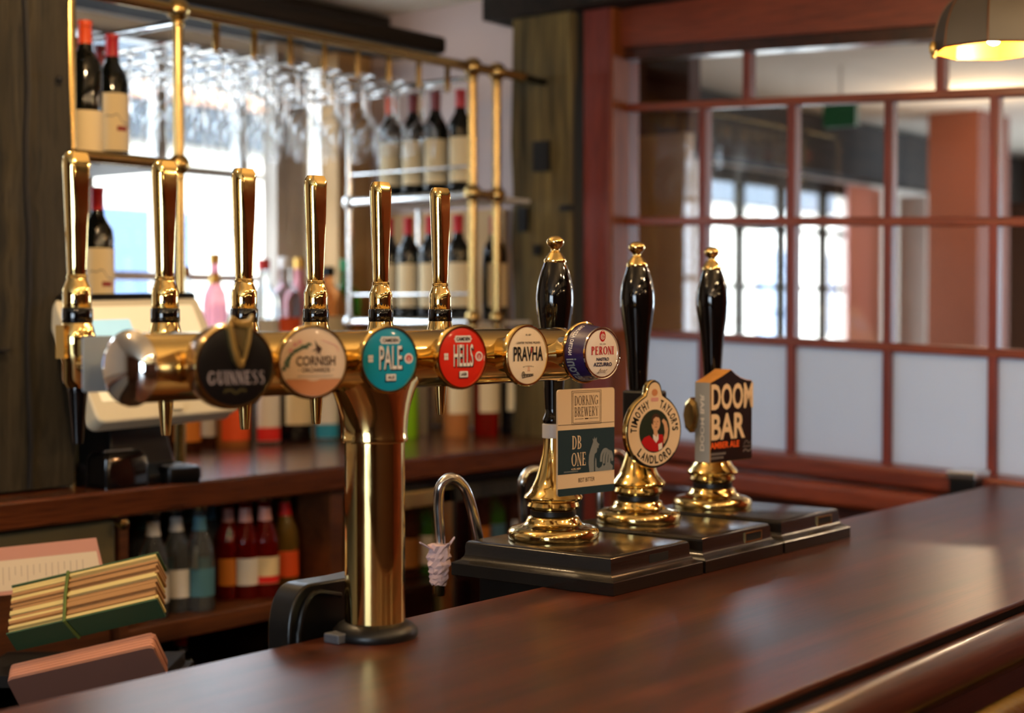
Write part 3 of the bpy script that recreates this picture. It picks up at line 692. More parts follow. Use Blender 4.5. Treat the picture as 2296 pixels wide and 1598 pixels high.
def camden(x, y, yaw, face, big, small):
    g = badge('ale', x, y, yaw, .0412, face, .011)
    a = NB(); flat(a, rrect(0, .0235, .026, .0086, .0015), ZF - .0002); flat(a, [(-.015, .0235), (-.0125, .0255), (-.0125, .0215)], ZF - .0002); flat(a, [(.015, .0235), (.0125, .0215), (.0125, .0255)], ZF - .0002)
    flat(a, rrect(.001, -.0215, .0138, .0078, .0008), ZF + .0001)
    for dx, dy in ((-.0026, -.0022), (.0008, -.0022), (-.0026, .0022), (.0008, .0022)): flat(a, rrect(-.0265 + dx, .0015 + dy, .0030, .0040, .0006), ZF)
    flat(a, circ(.0265, .001, .0062, 24), ZF - .0003)
    lay(g, 'label_plates', a, 'ink_white')
    sh = NB()
    text(sh, big, .0016, .0008, .033, .0285, ZF - .0001, .03); flat(sh, rrect(.0005, -.0225, .0150, .0088, .0008), ZF)
    lay(g, 'drop_shadow', sh, 'ink_black')
    lay(g, 'lettering', text(NB(), big, .0005, .0025, .032, .0285, ZF + .0002, .008), 'ink_white')
    lay(g, 'plate_lettering', text(NB(), 'CAMDEN', 0, .0235, .022, .0048, ZF + .0002, .03), 'ink_black'); lay(g, 'plate_lettering', text(NB(), small, .001, -.0215, .0098, .0040, ZF + .0004, .03), 'ink_black')
    r = NB()
    flat(r, circ(.0265, .001, .0047, 24), ZF - .0001); lay(g, 'roundel', r, 'ink_pink')
    r = NB(); strip(r, circ(.0265, .001, .0028, 14, None, -.6, PI + .6), .0014, ZF + .0001); lay(g, 'roundel_mark', r, 'ink_red')
    return g
camden(XT[2], 1.285, 16, 'face_teal', 'PALE', 'ALE')
camden(XT[3], 1.280, 11, 'face_red', 'HELLS', 'LAGER')

g = badge('pilsner', XT[4], 1.276, 6, .0415, 'face_cream', .011)
lay(g, 'lettering', text(NB(), 'PRAVHA', .0, .002, .057, .0195, ZF + .0001, .02), 'ink_black')
lay(g, 'letter_accent', flat(NB(), [(.0045, .0105), (.0068, .0105), (.0062, .003), (.0052, .003)], ZF + .0003), 'ink_red')
d = NB(); text(d, '- LIGHTER TASTING PILSNER -', 0, .0168, .050, .0030, ZF, .01); text(d, '4% ABV', 0, .0275, .011, .0024, ZF, .01)
arc_text(d, 'FROM THE BREWERS OF', 0, -.060, .0455, PI / 2, .46, .0016, ZF); text(d, 'Staropramen', -.001, -.0262, .021, .0058, ZF, .03, .25); strip(d, smoothpath([(-.012, -.030, 0), (0, -.0285, 0), (.010, -.0272, 0)]), .0008, ZF); strip(d, circ(-.0098, -.0258, .0028, 12, .0040), .0009, ZF)
lay(g, 'small_print', d, 'ink_black')
d = NB()
for k in range(3): strip(d, circ(.0005, -.0215 + k * .0022, .0026 - k * .0005, 8, .0012, .3, PI - .3), .0008, ZF)
lay(g, 'crest', d, 'ink_copper')

# lager badge with a deep coloured barrel
g = badge('lager', XT[5], 1.246, 9, .0362, 'face_peroni', .002, 1.4345, 'chrome')
ob('barrel', lt([(0, -.034), (.041, -.034), (.0408, -.031), (.0358, -.001), (0, -.001)], None, 56), 'face_purple', g, local=True)
ob('barrel_rim', lt([(.020, -.070), (.021, -.058), (.030, -.042), (.040, -.038), (.0435, -.036), (.0435, -.033), (.0415, -.032), (.0405, -.034), (0, -.034)], None, 56), 'brass', g, local=True)
lay(g, 'lettering', serif(NB(), 'PERONI', 0, .0035, .046, .0115, ZF, None, .2, .09), 'ink_red')
lay(g, 'lettering', text(NB(), 'NASTRO', 0, -.0085, .025, .0045, ZF, .035), 'ink_navy'); lay(g, 'lettering', text(NB(), 'AZZURRO', 0, -.0158, .037, .0055, ZF, .035), 'ink_navy')
d = NB(); text(d, 'DAL 1846', 0, .0125, .012, .0018, ZF)
strip(d, smoothpath([(-.010, -.0285, 0), (-.006, -.024, 0), (-.004, -.0215, 0), (-.0045, -.026, 0), (-.001, -.0235, 0), (.0005, -.026, 0), (.003, -.0235, 0), (.004, -.026, 0), (.009, -.0225, 0)], 4), .0006, ZF); strip(d, smoothpath([(-.012, -.0275, 0), (0, -.0270, 0), (.006, -.028, 0)]), .0005, ZF)
lay(g, 'small_print', d, 'ink_brown')
d = NB(); flat(d, circ(0, .0235, .0060, 24, .0078), ZF - .0004); lay(g, 'crest', d, 'ink_red')
d = NB(); strip(d, circ(0, .0228, .0036, 25), .0011, ZF); strip(d, circ(0, .0228, .0016, 13), .0010, ZF); flat(d, [(-.0016, .0292), (.0016, .0292), (.0008, .0305), (-.0008, .0305)], ZF); lay(g, 'crest_mark', d, 'face_peroni')
def barrel_text(body, a0, a1, z0, z1, mat, shear=0):
    """letters printed round the cone of the barrel; angle runs up its left side"""
    bm = NB(); V, Fc = glyphs(body, .02); x0 = min(v[0] for v in V); x1 = max(v[0] for v in V); y0 = min(v[1] for v in V); y1 = max(v[1] for v in V)
    vs = []
    for x, y in V:
        t = (y - y0) / (y1 - y0); a = a0 + (a1 - a0) * ((x - x0) / (x1 - x0) + shear * t); zz = z0 + (z1 - z0) * t; rad = .0358 + (.0408 - .0358) * (-.001 - zz) / .030 + .0003
        vs.append(bm.verts.new((rad * math.cos(a), rad * math.sin(a), zz)))
    for f in Fc:
        try: bm.faces.new([vs[i] for i in f])
        except ValueError: pass
    lay(g, 'barrel_lettering', bm, mat)
barrel_text('NASTRO AZZURRO', PI * 1.02, PI * .60, -.026, -.020, 'ink_white')
barrel_text('Peroni', PI * 1.42, PI * 1.06, -.030, -.012, 'ink_rooster')

# ================================================================ HAND PUMPS
MX = [1.983, 2.240, 2.492]; MYP = [1.476, 1.485, 1.488]
def make_pump(i):
    x, y = MX[i], MYP[i]; lab = ['black and brass hand pump nearest the beer tower with square cream and green clip', 'middle hand pump with round cream clip showing a man in a red coat', 'furthest hand pump on the right with thick black block clip in orange and cream lettering'][i]
    r = thing('beer_pump', lab, 'hand pump', (x, y, ZC), 0, 'hand pumps on the bar')
    x0, x1 = [(1.858, 2.106), (2.114, 2.366), (2.374, 2.622)][i]; y0, y1 = 1.274, 1.582
    # stepped, coved base board
    xa, xb, ya, yb = x0, x1, y0, y1
    secs = []
    for z, d in [(0, .001), (.001, 0), (.019, 0), (.0205, .001), (.0215, .0035), (.0232, .0075), (.026, .0115), (.030, .0142), (.035, .0155), (.046, .0155), (.0505, .0165), (.053, .019), (.054, .022)]:
        secs.append([Vector((a, b, ZC + z)) for a, b in ((xa + d, ya + d), (xb - d, ya + d), (xb - d, yb - d), (xa + d, yb - d))])
    b = ob('base_board', sections(NB(), secs), 'ebony', r, smooth=30)
    ob('engine_box', bx(x0 + .03, x1 - .03, YK + .004, y1 - .03, ZC - .08, ZC - .002), 'black_plastic', r, smooth=0, bevel=.004)
    sl = NB(); cx = x0 + (.62 if i else .5) * (x1 - x0) + .02; box(sl, cx - .026, cx + .026, y0 + .0148, y0 + .017, ZC + .032, ZC + .045); ob('name_slot', sl, 'dark_void', b, smooth=0)
    fr = NB()
    for a, c, d, e in ((-.028, .028, .030, .0325), (-.028, .028, .0445, .047), (-.028, -.0255, .0325, .0445), (.0255, .028, .0325, .0445)): box(fr, cx + a, cx + c, y0 + .0135, y0 + .016, ZC + d, ZC + e)
    if i: ob('slot_frame', fr, 'brass_old', b, smooth=0)
    else: fr.free()
    Zb = ZC + .054; k = .000371; yb0 = 1335
    def P(lst): return [(rr * k, (yb0 - yy) * k) for rr, yy in lst]
    body = P([(0, 1336), (190, 1336), (195, 1330), (197, 1318), (196, 1306), (190, 1296), (178, 1288), (160, 1282), (140, 1278), (126, 1272), (117, 1262), (112, 1250), (108, 1243), (100, 1240), (94, 1236), (94, 1214), (100, 1210), (108, 1206), (112, 1196), (108, 1186), (106, 1180), (114, 1176), (123, 1168), (126, 1160), (122, 1151), (106, 1136), (90, 1112), (76, 1080), (65, 1046), (56, 1012), (48, 978), (44, 950), (41, 915), (40, 890), (42, 870), (0, 870)])
    M = T((x, y, Zb))
    ob('pump_body', lt(body, M, 56), 'brass', r, smooth=40)
    ob('rubber_band', lt(P([(92, 1238), (98, 1236), (98, 1216), (92, 1214)]), M, 48), 'black_rubber', r)
    lean = math.radians([1.0, -1.2, -.9][i]); tow = math.radians(-1.0)
    MH = M @ T((0, 0, (yb0 - 880) * k)) @ RY(lean) @ T((0, 0, -(yb0 - 880) * k))
    hp = P([(0, 885), (46, 885), (46, 855), (40, 848), (45, 838), (46, 826), (40, 815), (36, 800), (37, 780), (43, 700), (48, 620), (54, 540), (61, 470), (70, 410), (78, 355), (80.5, 325), (80, 295), (76, 260), (69, 225), (60, 195), (51, 170), (46, 158), (0, 158)])
    h = ob('handle', lt(hp, MH, 40), 'black_gloss', r, smooth=50)
    ob('finial', lt(P([(0, 160), (47, 160), (49, 154), (47, 146), (41, 139), (38, 132), (33, 128), (31, 122), (24, 116), (19, 109), (18, 103), (22, 96), (32, 87), (37, 77), (38, 69), (35, 60), (27, 52), (19, 47), (0, 44)]), MH, 36), 'brass', h, smooth=45)
    if i == 0:
        ob('clip_strap', lt(P([(41, 908), (47, 906), (47, 848), (41, 846)]), M, 36), 'white_plastic', r)
    else:
        ob('clip_clamp', bx(x - .021, x + .021, y - .045, y + .02, Zb + (yb0 - 925) * k, Zb + (yb0 - 730) * k), 'black_plastic', r, smooth=0, bevel=.004)
    # swan neck behind the bar
    sx, sy = [(1.835, 1.60), (2.06, 1.66), (2.335, 1.66)][i]
    return r, Zb
pumps = [make_pump(i) for i in range(3)]
def swan(r, pts, rad=.0085):
    return ob('swan_neck', tube(NB(), smoothpath(pts, 8), rad, 16), 'steel', r)
def P2(px, py, y): p = atY(px, py, y); return (p.x, p.y, p.z)
s = swan(pumps[0][0], [P2(1090, 1320, 1.60), P2(1074, 1215, 1.60), P2(1058, 1140, 1.60), P2(1040, 1092, 1.605), P2(1012, 1071, 1.61), P2(988, 1090, 1.62), P2(983, 1130, 1.625), P2(986, 1190, 1.625), P2(989, 1270, 1.625)])
plain('wrap_paper', (224, 196, 200), .8, noise=.15, nscale=90)
bm = NB(); rr = random.Random(4); cw = atY(984, 1262, 1.625)
secs = []
for z, rd in [(-.034, .0125), (-.030, .0145), (-.026, .0135), (-.022, .016), (-.017, .0145), (-.012, .017), (-.007, .0155), (-.002, .0185), (.004, .0165), (.010, .019), (.016, .0165), (.022, .0175), (.030, .0185)]:
    secs.append([Vector((cw.x + rd * rr.uniform(.82, 1.15) * math.cos(a), cw.y + rd * rr.uniform(.82, 1.15) * math.sin(a), cw.z + z + rr.uniform(-.0015, .0015))) for a in [2 * PI * k / 20 for k in range(20)]])
sections(bm, secs)
for a, ln_, up in ((2.9, .024, .014), (5.7, .014, .018), (4.6, .012, .012), (.6, .012, .016)):
    d = Vector((math.cos(a), math.sin(a), 0)); t = Vector((-d.y, d.x, 0)); c = Vector((cw.x, cw.y, cw.z + .022)) + d * .012
    secs = []
    for q in range(4): f = q / 3; o = c + d * ln_ * f + Vector((0, 0, up * f)); w_ = .006 * (1 - .5 * f); secs.append([o + t * w_ + Vector((0, 0, .001)), o + t * w_ - Vector((0, 0, .001)), o - t * w_ - Vector((0, 0, .001)), o - t * w_ + Vector((0, 0, .001))])
    sections(bm, secs)
ob('paper_wrap', bm, 'wrap_paper', s, smooth=0)
ob('sparkler', lt([(0, -.052), (.009, -.052), (.0105, -.048), (.0105, -.026), (0, -.026)], T(cw), 16), 'brass_old', s)
swan(pumps[1][0], [P2(1258, 1240, 1.70), P2(1252, 1150, 1.70), P2(1240, 1085, 1.70), P2(1215, 1056, 1.70), P2(1188, 1056, 1.71), P2(1172, 1080, 1.715), P2(1171, 1120, 1.72), P2(1175, 1215, 1.72)])
swan(pumps[2][0], [P2(1420, 1150, 1.70), P2(1412, 1080, 1.70), P2(1398, 1030, 1.70), P2(1380, 1015, 1.705), P2(1360, 1030, 1.71), P2(1347, 1075, 1.72), P2(1345, 1120, 1.72), P2(1347, 1190, 1.72)])

def clip_frame(i, px, py, y, yaw):
    c = atY(px, py, y); return T((c.x - MX[i], c.y - MYP[i], c.z - ZC)) @ RZ(-math.radians(yaw)) @ XM
# 1: square card
B = clip_frame(0, 1315, 989, 1.408, 9); w, h = .126, .164
pc = ob('pump_clip', prism(NB(), rrect(0, 0, w, h, .005), -.003, 0, None), 'card_cream', pumps[0][0], local=True, basis=B, smooth=30)
def lay2(b, name, bm, mat): return ob(name, bm, mat, b, local=True, smooth=0)
z = .0003
bm = NB(); flat(bm, [(-w / 2 + .0003, -.0485), (w / 2 - .0003, -.0485), (w / 2 - .0003, .0195), (-w / 2 + .0003, .0195)], z); flat(bm, [(-w / 2 + .003, -h / 2), (w / 2 - .003, -h / 2), (w / 2 - .0003, -h / 2 + .003), (w / 2 - .0003, -.0705), (-w / 2 + .0003, -.0705), (-w / 2 + .0003, -h / 2 + .003)], z)
lay2(pc, 'green_panel', bm, 'card_teal')
lay2(pc, 'divider_line', strip(NB(), [(-w / 2 + .001, .0275), (w / 2 - .001, .0275)], .0008, z), 'ink_brown')
bm = NB()
for hw, hh in ((.0325, .031), (.0300, .0285)):
    strip(bm, [(-hw, .053 - hh + .005), (hw, .053 - hh + .005)], .0007, z); strip(bm, [(-hw, .053 + hh - .005), (hw, .053 + hh - .005)], .0007, z); strip(bm, [(-hw, .053 - hh + .005), (-hw, .053 + hh - .005)], .0007, z); strip(bm, [(hw, .053 - hh + .005), (hw, .053 + hh - .005)], .0007, z)
strip(bm, [(-.026, .0355), (-.006, .0355)], .0006, z); strip(bm, [(.006, .0355), (.026, .0355)], .0006, z); strip(bm, [(-.004, .0355), (.004, .0355)], .0018, z)
lay2(pc, 'box_outline', bm, 'ink_brown')
for wd, yy in (('DORKING', .0640), ('BREWERY', .0465)): lay2(pc, 'lettering', serif(NB(), wd, 0, yy, .0535, .0145, z, None, .13, .05), 'ink_brown')
lay2(pc, 'lettering', text(NB(), 'BEST BITTER', 0, -.0596, .036, .0065, z), 'ink_brown')
lay2(pc, 'lettering', serif(NB(), 'DB', -.0215, -.0005, .022, .0205, z + .0003, None, .16, .06), 'card_cream'); bm = serif(NB(), 'ONE', -.017, -.0268, .033, .0205, z + .0003, None, .16, .06)
text(bm, '4.2% ABV', -.0235, -.0415 + .0, .021, .0028, z + .0003, .02)
lay2(pc, 'lettering', bm, 'card_cream')
bm = NB()                                     # cockerel silhouette
flat(bm, [(.006, -.0484), (.004, -.035), (.005, -.022), (.009, -.012), (.012, -.006), (.0145, -.001), (.013, .004), (.016, .002), (.017, .0068), (.019, .0025), (.0225, .0055), (.0225, -.001), (.025, -.004), (.0285, -.006), (.0262, -.0085), (.0265, -.012), (.0235, -.0115), (.0225, -.018), (.0175, -.021), (.016, -.030), (.0165, -.0484)], z + .0003)
flat(bm, [(.019, -.0484), (.0185, -.034), (.0195, -.026), (.0215, -.030), (.022, -.041), (.027, -.044), (.033, -.0415), (.036, -.036), (.0395, -.0445), (.0395, -.0484)], z + .0003)
for q in range(4):
    strip(bm, smoothpath([(.032 + q * .006, -.034 - q * .003, 0), (.033 + q * .006, -.024 - q * .002, 0), (.038 + q * .005, -.0165 - q * .001, 0), (.044 + q * .004, -.0155 - q * .0025, 0), (.049 + q * .003, -.019 - q * .005, 0)][:5], 5), .0048, z + .00025 + q * .00001)
flat(bm, [(.030, -.0484), (.040, -.040), (.050, -.0345), (.059, -.042), (.058, -.0484)], z + .0002)
for q in range(14): flat(bm, rrect(-.049 + q * .0022, -.0452, .0015, .0022, .0003, 3), z + .0003)
lay2(pc, 'cockerel', bm, 'ink_rooster')

# 2: round clip with a lobe on top
B = clip_frame(1, 1467, 966, 1.415, 14); R = .0625
def lobe(R, lr, ly):
    pts = circ(0, 0, R, 60, None, PI / 2 + .42, PI / 2 + 2 * PI - .42); a = pts[-1]; b = pts[0]
    top = [(a[0] * .72, a[1] + .004)] + circ(0, ly, lr, 14, None, .35, PI - .35) + [(b[0] * .72, b[1] + .004)]
    return pts + top
pc = ob('pump_clip', prism(NB(), lobe(R, .0165, R + .006), -.012, 0, None), 'brass', pumps[1][0], local=True, basis=B, smooth=30, bevel=.003)
lay2(pc, 'rim_line', flat(NB(), lobe(R - .0012, .0155, R + .0058), .0002), 'ink_black')
lay2(pc, 'cream_face', flat(NB(), lobe(R - .0035, .0130, R + .0055), .0005), 'card_cream')
bm = NB(); arc_text(bm, 'TIMOTHY', 0, 0, .0470, PI / 2 + .93, 1.36, .0138, .0009, .03); arc_text(bm, "TAYLOR'S", 0, 0, .0470, PI / 2 - .93, 1.36, .0138, .0009, .03); arc_text(bm, 'LANDLORD', 0, 0, .0475, -PI / 2, 1.72, .0138, .0009, .03, True)
strip(bm, circ(0, 0, .0585, 24, None, PI + .7, 2 * PI - .7), .0014, .0009)
lay2(pc, 'lettering', bm, 'ink_black')
bm = NB(); flat(bm, circ(0, .064, .0068, 20, .0060), .0009); lay2(pc, 'seal', bm, 'ink_copper')
bm = NB(); flat(bm, rrect(0, .0525, .017, .0065, .002), .001); lay2(pc, 'ribbon', bm, 'ink_pink')
pr = lay2(pc, 'portrait_ground', flat(NB(), circ(0, 0, .0345, 40, .036), .0007), 'ink_dkgreen')
bm = NB(); flat(bm, [(-.030, -.017), (-.024, -.010), (-.012, -.0065), (-.004, -.014), (.003, -.0145), (.009, -.006), (.018, -.0065), (.021, -.016), (.018, -.0285), (.006, -.0345), (-.010, -.033), (-.022, -.0265)], .0011); lay2(pr, 'red_coat', bm, 'ink_red')
bm = NB(); flat(bm, circ(.0025, .013, .0098, 20, .0135), .0012); flat(bm, [(-.003, .003), (.006, .001), (.007, -.008), (-.001, -.011)], .00115)
flat(bm, [(.020, .020), (.027, .014), (.031, .002), (.029, -.012), (.022, -.022), (.017, -.020), (.023, -.004), (.021, .009), (.016, .016)], .0011)
lay2(pr, 'skin', bm, 'ink_skin')
bm = NB(); flat(bm, [(-.0075, .013), (-.007, .023), (-.002, .0285), (.005, .029), (.0115, .024), (.0125, .018), (.009, .022), (.002, .0235), (-.003, .020), (-.004, .010)], .0013)
for ex in (-.001, .0065): strip(bm, [(ex - .0015, .0155), (ex + .0015, .0155)], .0010, .0014)
strip(bm, [(.003, .0145), (.0042, .0105), (.0026, .0100)], .0006, .0014); strip(bm, [(.0005, .0062), (.005, .0064)], .0008, .0014)
lay2(pr, 'hair', bm, 'ink_brown')
bm = NB(); flat(bm, [(-.004, -.005), (.004, -.010), (.008, -.004), (.0085, -.014), (.003, -.020), (-.0035, -.013)], .0013); flat(bm, [(.008, -.022), (.017, -.020), (.017, -.030), (.009, -.0325)], .0013); lay2(pr, 'cravat', bm, 'ink_white')

# 3: thick block clip
B = clip_frame(2, 1640, 944, 1.405, 6); w, h = .124, .142; hw = w / 2
out = [(-hw, -h / 2), (hw, -h / 2), (hw, h / 2), (hw * .75, h / 2 + .0015), (hw * .45, h / 2 + .006), (hw * .2, h / 2 + .013), (hw * .02, h / 2 + .020), (-.004, h / 2 + .0215), (-hw * .1, h / 2 + .020), (-hw * .5, h / 2 + .010), (-hw, h / 2)]
plain('clip_side', (150, 148, 142), .5); plain('clip_gold', (190, 132, 62), .35, noise=.1)
pc = ob('pump_clip', prism(NB(), out, -.034, 0, None), 'clip_gold', pumps[2][0], local=True, basis=B, smooth=0, bevel=.0012)
lay2(pc, 'side_panel', bx(-hw - .0006, -hw, -h / 2 + .001, h / 2 - .001, -.033, -.001), 'clip_side')
bm = NB(); text(bm, 'DOOM BAR', 0, 0, .10, .009, 0, .02, 0, Matrix(((0, 0, 1, -hw - .0010), (1, 0, 0, 0), (0, 1, 0, -.017), (0, 0, 0, 1)))); lay2(pc, 'side_lettering', bm, 'ink_white')
lay2(pc, 'black_face', flat(NB(), [(x * .985, y * .985) for x, y in out], .0004), 'face_black')
bm = NB(); text(bm, 'DOOM', .002, .0445, .124, .046, .0008, .028); lay2(pc, 'lettering', bm, 'card_cream'); lay2(pc, 'lettering', text(NB(), 'BAR', -.010, -.008, .100, .046, .0008, .028), 'card_cream')
bm = NB(); text(bm, 'AMBER ALE', -.020, -.0405, .085, .0115, .0008, .03); lay2(pc, 'lettering', bm, 'ink_orange')
bm = NB()
for row, (yy, n_) in enumerate(((-.0555, 13), (-.0625, 11))):
    for q in range(n_): flat(bm, rrect(-.060 + q * .0034, yy, .0026, .0042, .0005, 3), .0008)
strip(bm, smoothpath([(.036, -.044, 0), (.044, -.036, 0), (.052, -.042, 0), (.060, -.037, 0)]), .0012, .0008); strip(bm, [(.034, -.047), (.062, -.047)], .0012, .0008); strip(bm, smoothpath([(.034, -.056, 0), (.042, -.052, 0), (.05, -.056, 0), (.06, -.052, 0)]), .0022, .0008)
lay2(pc, 'small_print', bm, 'ink_grey')
# octagonal bracket knob left of the block clip
c = atY(1552, 930, 1.45); ob('bracket_knob', lt([(0, 0), (.018, 0), (.024, .005), (.024, .020), (.018, .025), (0, .025)], T((c.x - .012, c.y, c.z)) @ RY(PI / 2) @ Matrix.Diagonal((1.3, .6, 1, 1)), 8), 'brass_old', pumps[2][0], smooth=20)

# black moulded arch shaped cover behind the tower
YV = 1.418
def V2(px, py): p = atY(px, py, YV); return (p.x, p.z)
q0 = V2(649, 1470); q1 = V2(652, 1385); q2 = V2(702, 1308); q3 = V2(775, 1296); q4 = V2(820, 1296)
cvr = thing('cable_cover', 'black moulded arch shaped cover at the back edge behind the brass column', 'cover', ((q0[0] + q4[0]) / 2, YV + .02, ZC))
arch = [(q0[0], ZC - .08), (q0[0], q1[1] - .02)] + bez((q0[0], q1[1] - .02), (q0[0] + .004, q2[1] + .002), (q2[0], q2[1]), 9)[1:] + [(q3[0], q3[1]), (q4[0], q3[1] + .001), (q4[0], ZC - .08)]
ob('cover_shell', prism(NB(), arch, -YV - .04, -YV, XM), 'black_plastic', cvr, smooth=35, bevel=.003)
rib = [(q0[0] + .014, YV - .002, ZC - .05), (q0[0] + .014, YV - .002, q1[1] - .02)] + [(x + .012, YV - .002, z - .012) for x, z in bez((q0[0] + .002, q1[1] - .02), (q0[0] + .006, q2[1] + .002), (q2[0] - .002, q2[1]), 8)[1:]] + [(q3[0] - .012, YV - .002, q3[1] - .020)]
ob('cover_rib', tube(NB(), rib, .0038, 8), 'black_plastic', cvr)

# ================================================================ BRASS RACK OVER THE BACK COUNTER
YR = 2.75
def RP_(px, py, y=YR): return atY(px, py, y)
ZT = RP_(410, 25).z; ZM = RP_(1055, 432).z
zt2 = RP_(1060, 150).z; ZT = (ZT + zt2) / 2
rk = thing('brass_rack', 'brass tube rack over the back counter holding hanging glasses and wine shelves', 'glass rack', (2.7, 2.95, ZB))
TR = .0125
XA, XB, XC1, XC2 = RP_(158, 300).x, RP_(400, 200).x, RP_(1060, 300).x, RP_(1114, 300).x
YRB = 3.22
def tb(name, p, q, r=TR, mat='brass_old'): return ob(name, tube(NB(), [p, q], r, 14), mat, rk, smooth=50)
tb('front_rail', (XA - .02, YR, ZT), (XC2 + .12, YR, ZT), .0135)
ZL = RP_(1050, 712).z
for x in (XA, XB): tb('post', (x, YR, ZB), (x, YR, ZT))
for x in (XC1, XC2): tb('post', (x, YR, ZL - .02), (x, YR, ZT))
for x in (XA, XB): tb('rear_post', (x, YRB, ZB), (x, YRB, ZT), .008, 'steel')
for x in (XC1, XC2 + .2): tb('rear_post', (x, YRB, ZL), (x, YRB, ZT), .009, 'steel')
for x in (XA, XB, XC1): tb('depth_rail', (x, YR, ZT - .03), (x, YRB, ZT - .03), .009, 'steel')
tb('rear_rail', (XA, YRB + .2, ZT - .03), (XC1 + .1, YRB + .2, ZT - .03), .009, 'steel')
tb('lower_rail', (XA, YR, ZM), (XB, YR, ZM)); tb('lower_rail', (XC1, YR, ZM), (XC2, YR, ZM), .011)
def ball(p, r=.027): ob('ball_joint', sphere(sphere(NB(), p, r, 20), (p[0], p[1], p[2] - r * 1.15), r * .55, 14), 'brass_old', rk, smooth=60)
for x in (XB, XC1, XC2): ball((x, YR, ZT)); ball((x, YR, ZM), .025)
ball((XA, YR, ZM), .018)
for x in (XC1, XC2): ball((x, YR, ZL), .022)
tb('wall_stub', (XC2 + .12, YR, ZT), (XP - .1, YR, ZT - .004), .010, 'black_plastic')
# slats the glasses hang from, each on a pair of brass straps
ZG = ZT - .062
gx = [2.44 + .118 * k for k in range(8)]
for x in [gx[0] - .118] + gx:
    ob('hanger_slat', bx(x - .012, x + .012, YR + .03, YRB + .2, ZG - .003, ZG), 'steel', rk, smooth=0)
    if x > 2.4:
        for dx in (0, .022):
            ob('hanger_strap', prism(NB(), rrect(0, -.033, .017, .075, .008, 5), -.0015, .0015, T((x + dx - .008, YR + .035 + dx, ZT)) @ XM), 'brass_old', rk, smooth=30)
# shelves of the rack: left over the till, right along the wall
for (x0, x1, z) in ((XA - .02, XB, ZM), (XA - .02, XB, 1.470), (XC1 - .0, XC2 + .18, ZM), (XC1 - .0, XC2 + .18, 1.470)):
    ob('shelf_board', bx(x0, x1, YR + .02, YRB, z - .012, z), 'white_paint' if x0 > 3 else 'cubby_wood', rk, smooth=0, bevel=.002)
for z in (ZM, 1.470):
    tb('shelf_edge', (XC1, YR, z - .006), (XC1, YRB, z - .006), .0125, 'steel')
    ob('ball_joint', sphere(NB(), (XC1, YRB, z - .006), .022, 16), 'steel', rk, smooth=60)
tb('guard_rail', (XC1, YR, ZM + .075), (XC1, YRB, ZM + .075), .004, 'steel')
ob('back_board', bx(XP - .022, XP - .002, 2.98, 3.56, 1.14, ZM - .01), 'tan_wood', rk, smooth=0)
tb('guard_rail', (XC1, YR, 1.545), (XC1, YRB, 1.545), .004, 'steel')

# ---------------------------------------------------------------- hanging wine glasses
stem_ = [(.0, .0), (.033, .0), (.0345, .0012), (.030, .0028), (.012, .0062), (.0052, .012), (.0040, .022), (.0036, .060), (.0044, .082), (.006, .087), (0, .090)]
bowl_ = [(.0, .0885), (.0095, .0895), (.022, .098), (.033, .112), (.0385, .130), (.0390, .145), (.0365, .165), (.0325, .188)]
bm = lt(stem_, None, 22); nf = len(bm.faces); lathe(bm, bowl_, None, 26)
bm.faces.ensure_lookup_table(); rim = max(bm.faces, key=lambda f: f.calc_center_median().z)
for f in list(bm.faces):
    if len(f.verts) > 20: bm.faces.remove(f)
bm.faces.ensure_lookup_table()
for k, f in enumerate(bm.faces): f.material_index = 1 if k >= nf else 0
glass = ob('wine_glass', bm, ['clear_glass', 'bowl_glass'], None, local=True, smooth=60)
tag(glass, 'clear stemmed glass hanging upside down in the brass rack before the window', 'wine glass', 'stemmed glasses hanging from the brass rack')
first = True; rr = random.Random(11)
for k in range(8):
    for j in range(6):
        y = YR + .085 + j * .098
        if k == 7 and j > 3: continue
        o = glass if first else glass.copy()
        if not first: C.objects.link(o)
        first = False
        s = 1.0 if (k + j) % 3 else 1.06
        o.matrix_basis = T((gx[k] - .059 + rr.uniform(-.003, .003), y + rr.uniform(-.006, .006), ZG + .0032)) @ RX(PI) @ Matrix.Diagonal((s, s, s, 1)) @ RZ(rr.uniform(0, 6))

# ================================================================ BOTTLES
def gl(name, col, rough=.03, trans=.55):
    return plain(name, col, rough, trans=trans, ior=1.3)
plain('wine_dark', (14, 16, 14), .06, coat=.3); plain('foil_red', (190, 24, 34), .35); plain('foil_orange', (240, 84, 30), .35); plain('foil_dark', (120, 16, 30), .35)
plain('paper_cream', (236, 216, 172), .7); plain('paper_white', (236, 232, 224), .7); plain('paper_orange', (240, 90, 34), .6); plain('paper_red', (222, 34, 30), .6); plain('paper_blue', (40, 150, 190), .6); plain('paper_black', (18, 16, 16), .5)
plain('paper_teal', (70, 120, 140), .6); plain('paper_amber', (214, 126, 40), .6); plain('ink_script', (150, 60, 50), .6)
gl('g_clear', (236, 244, 246), .03, .92); gl('g_amber', (200, 96, 20)); gl('g_pink', (255, 170, 182)); gl('g_red', (196, 34, 20), .03, .8); gl('g_green', (60, 150, 40)); gl('g_lime', (160, 224, 40), .05, .25); gl('g_brown', (96, 46, 18)); gl('g_orange', (246, 160, 90)); gl('g_blue', (60, 110, 190)); gl('g_gold', (226, 170, 70), .03, .8)
plain('g_black', (12, 12, 14), .08); plain('cork', (170, 116, 70), .8); plain('cap_gold', (190, 150, 80), .3, 1); plain('cap_green', (20, 150, 80), .4); plain('cap_white', (230, 226, 220), .5); plain('cap_red', (200, 40, 40), .4); plain('cap_dull', (120, 100, 60), .4, 1); plain('cap_silver', (180, 178, 170), .3, 1)
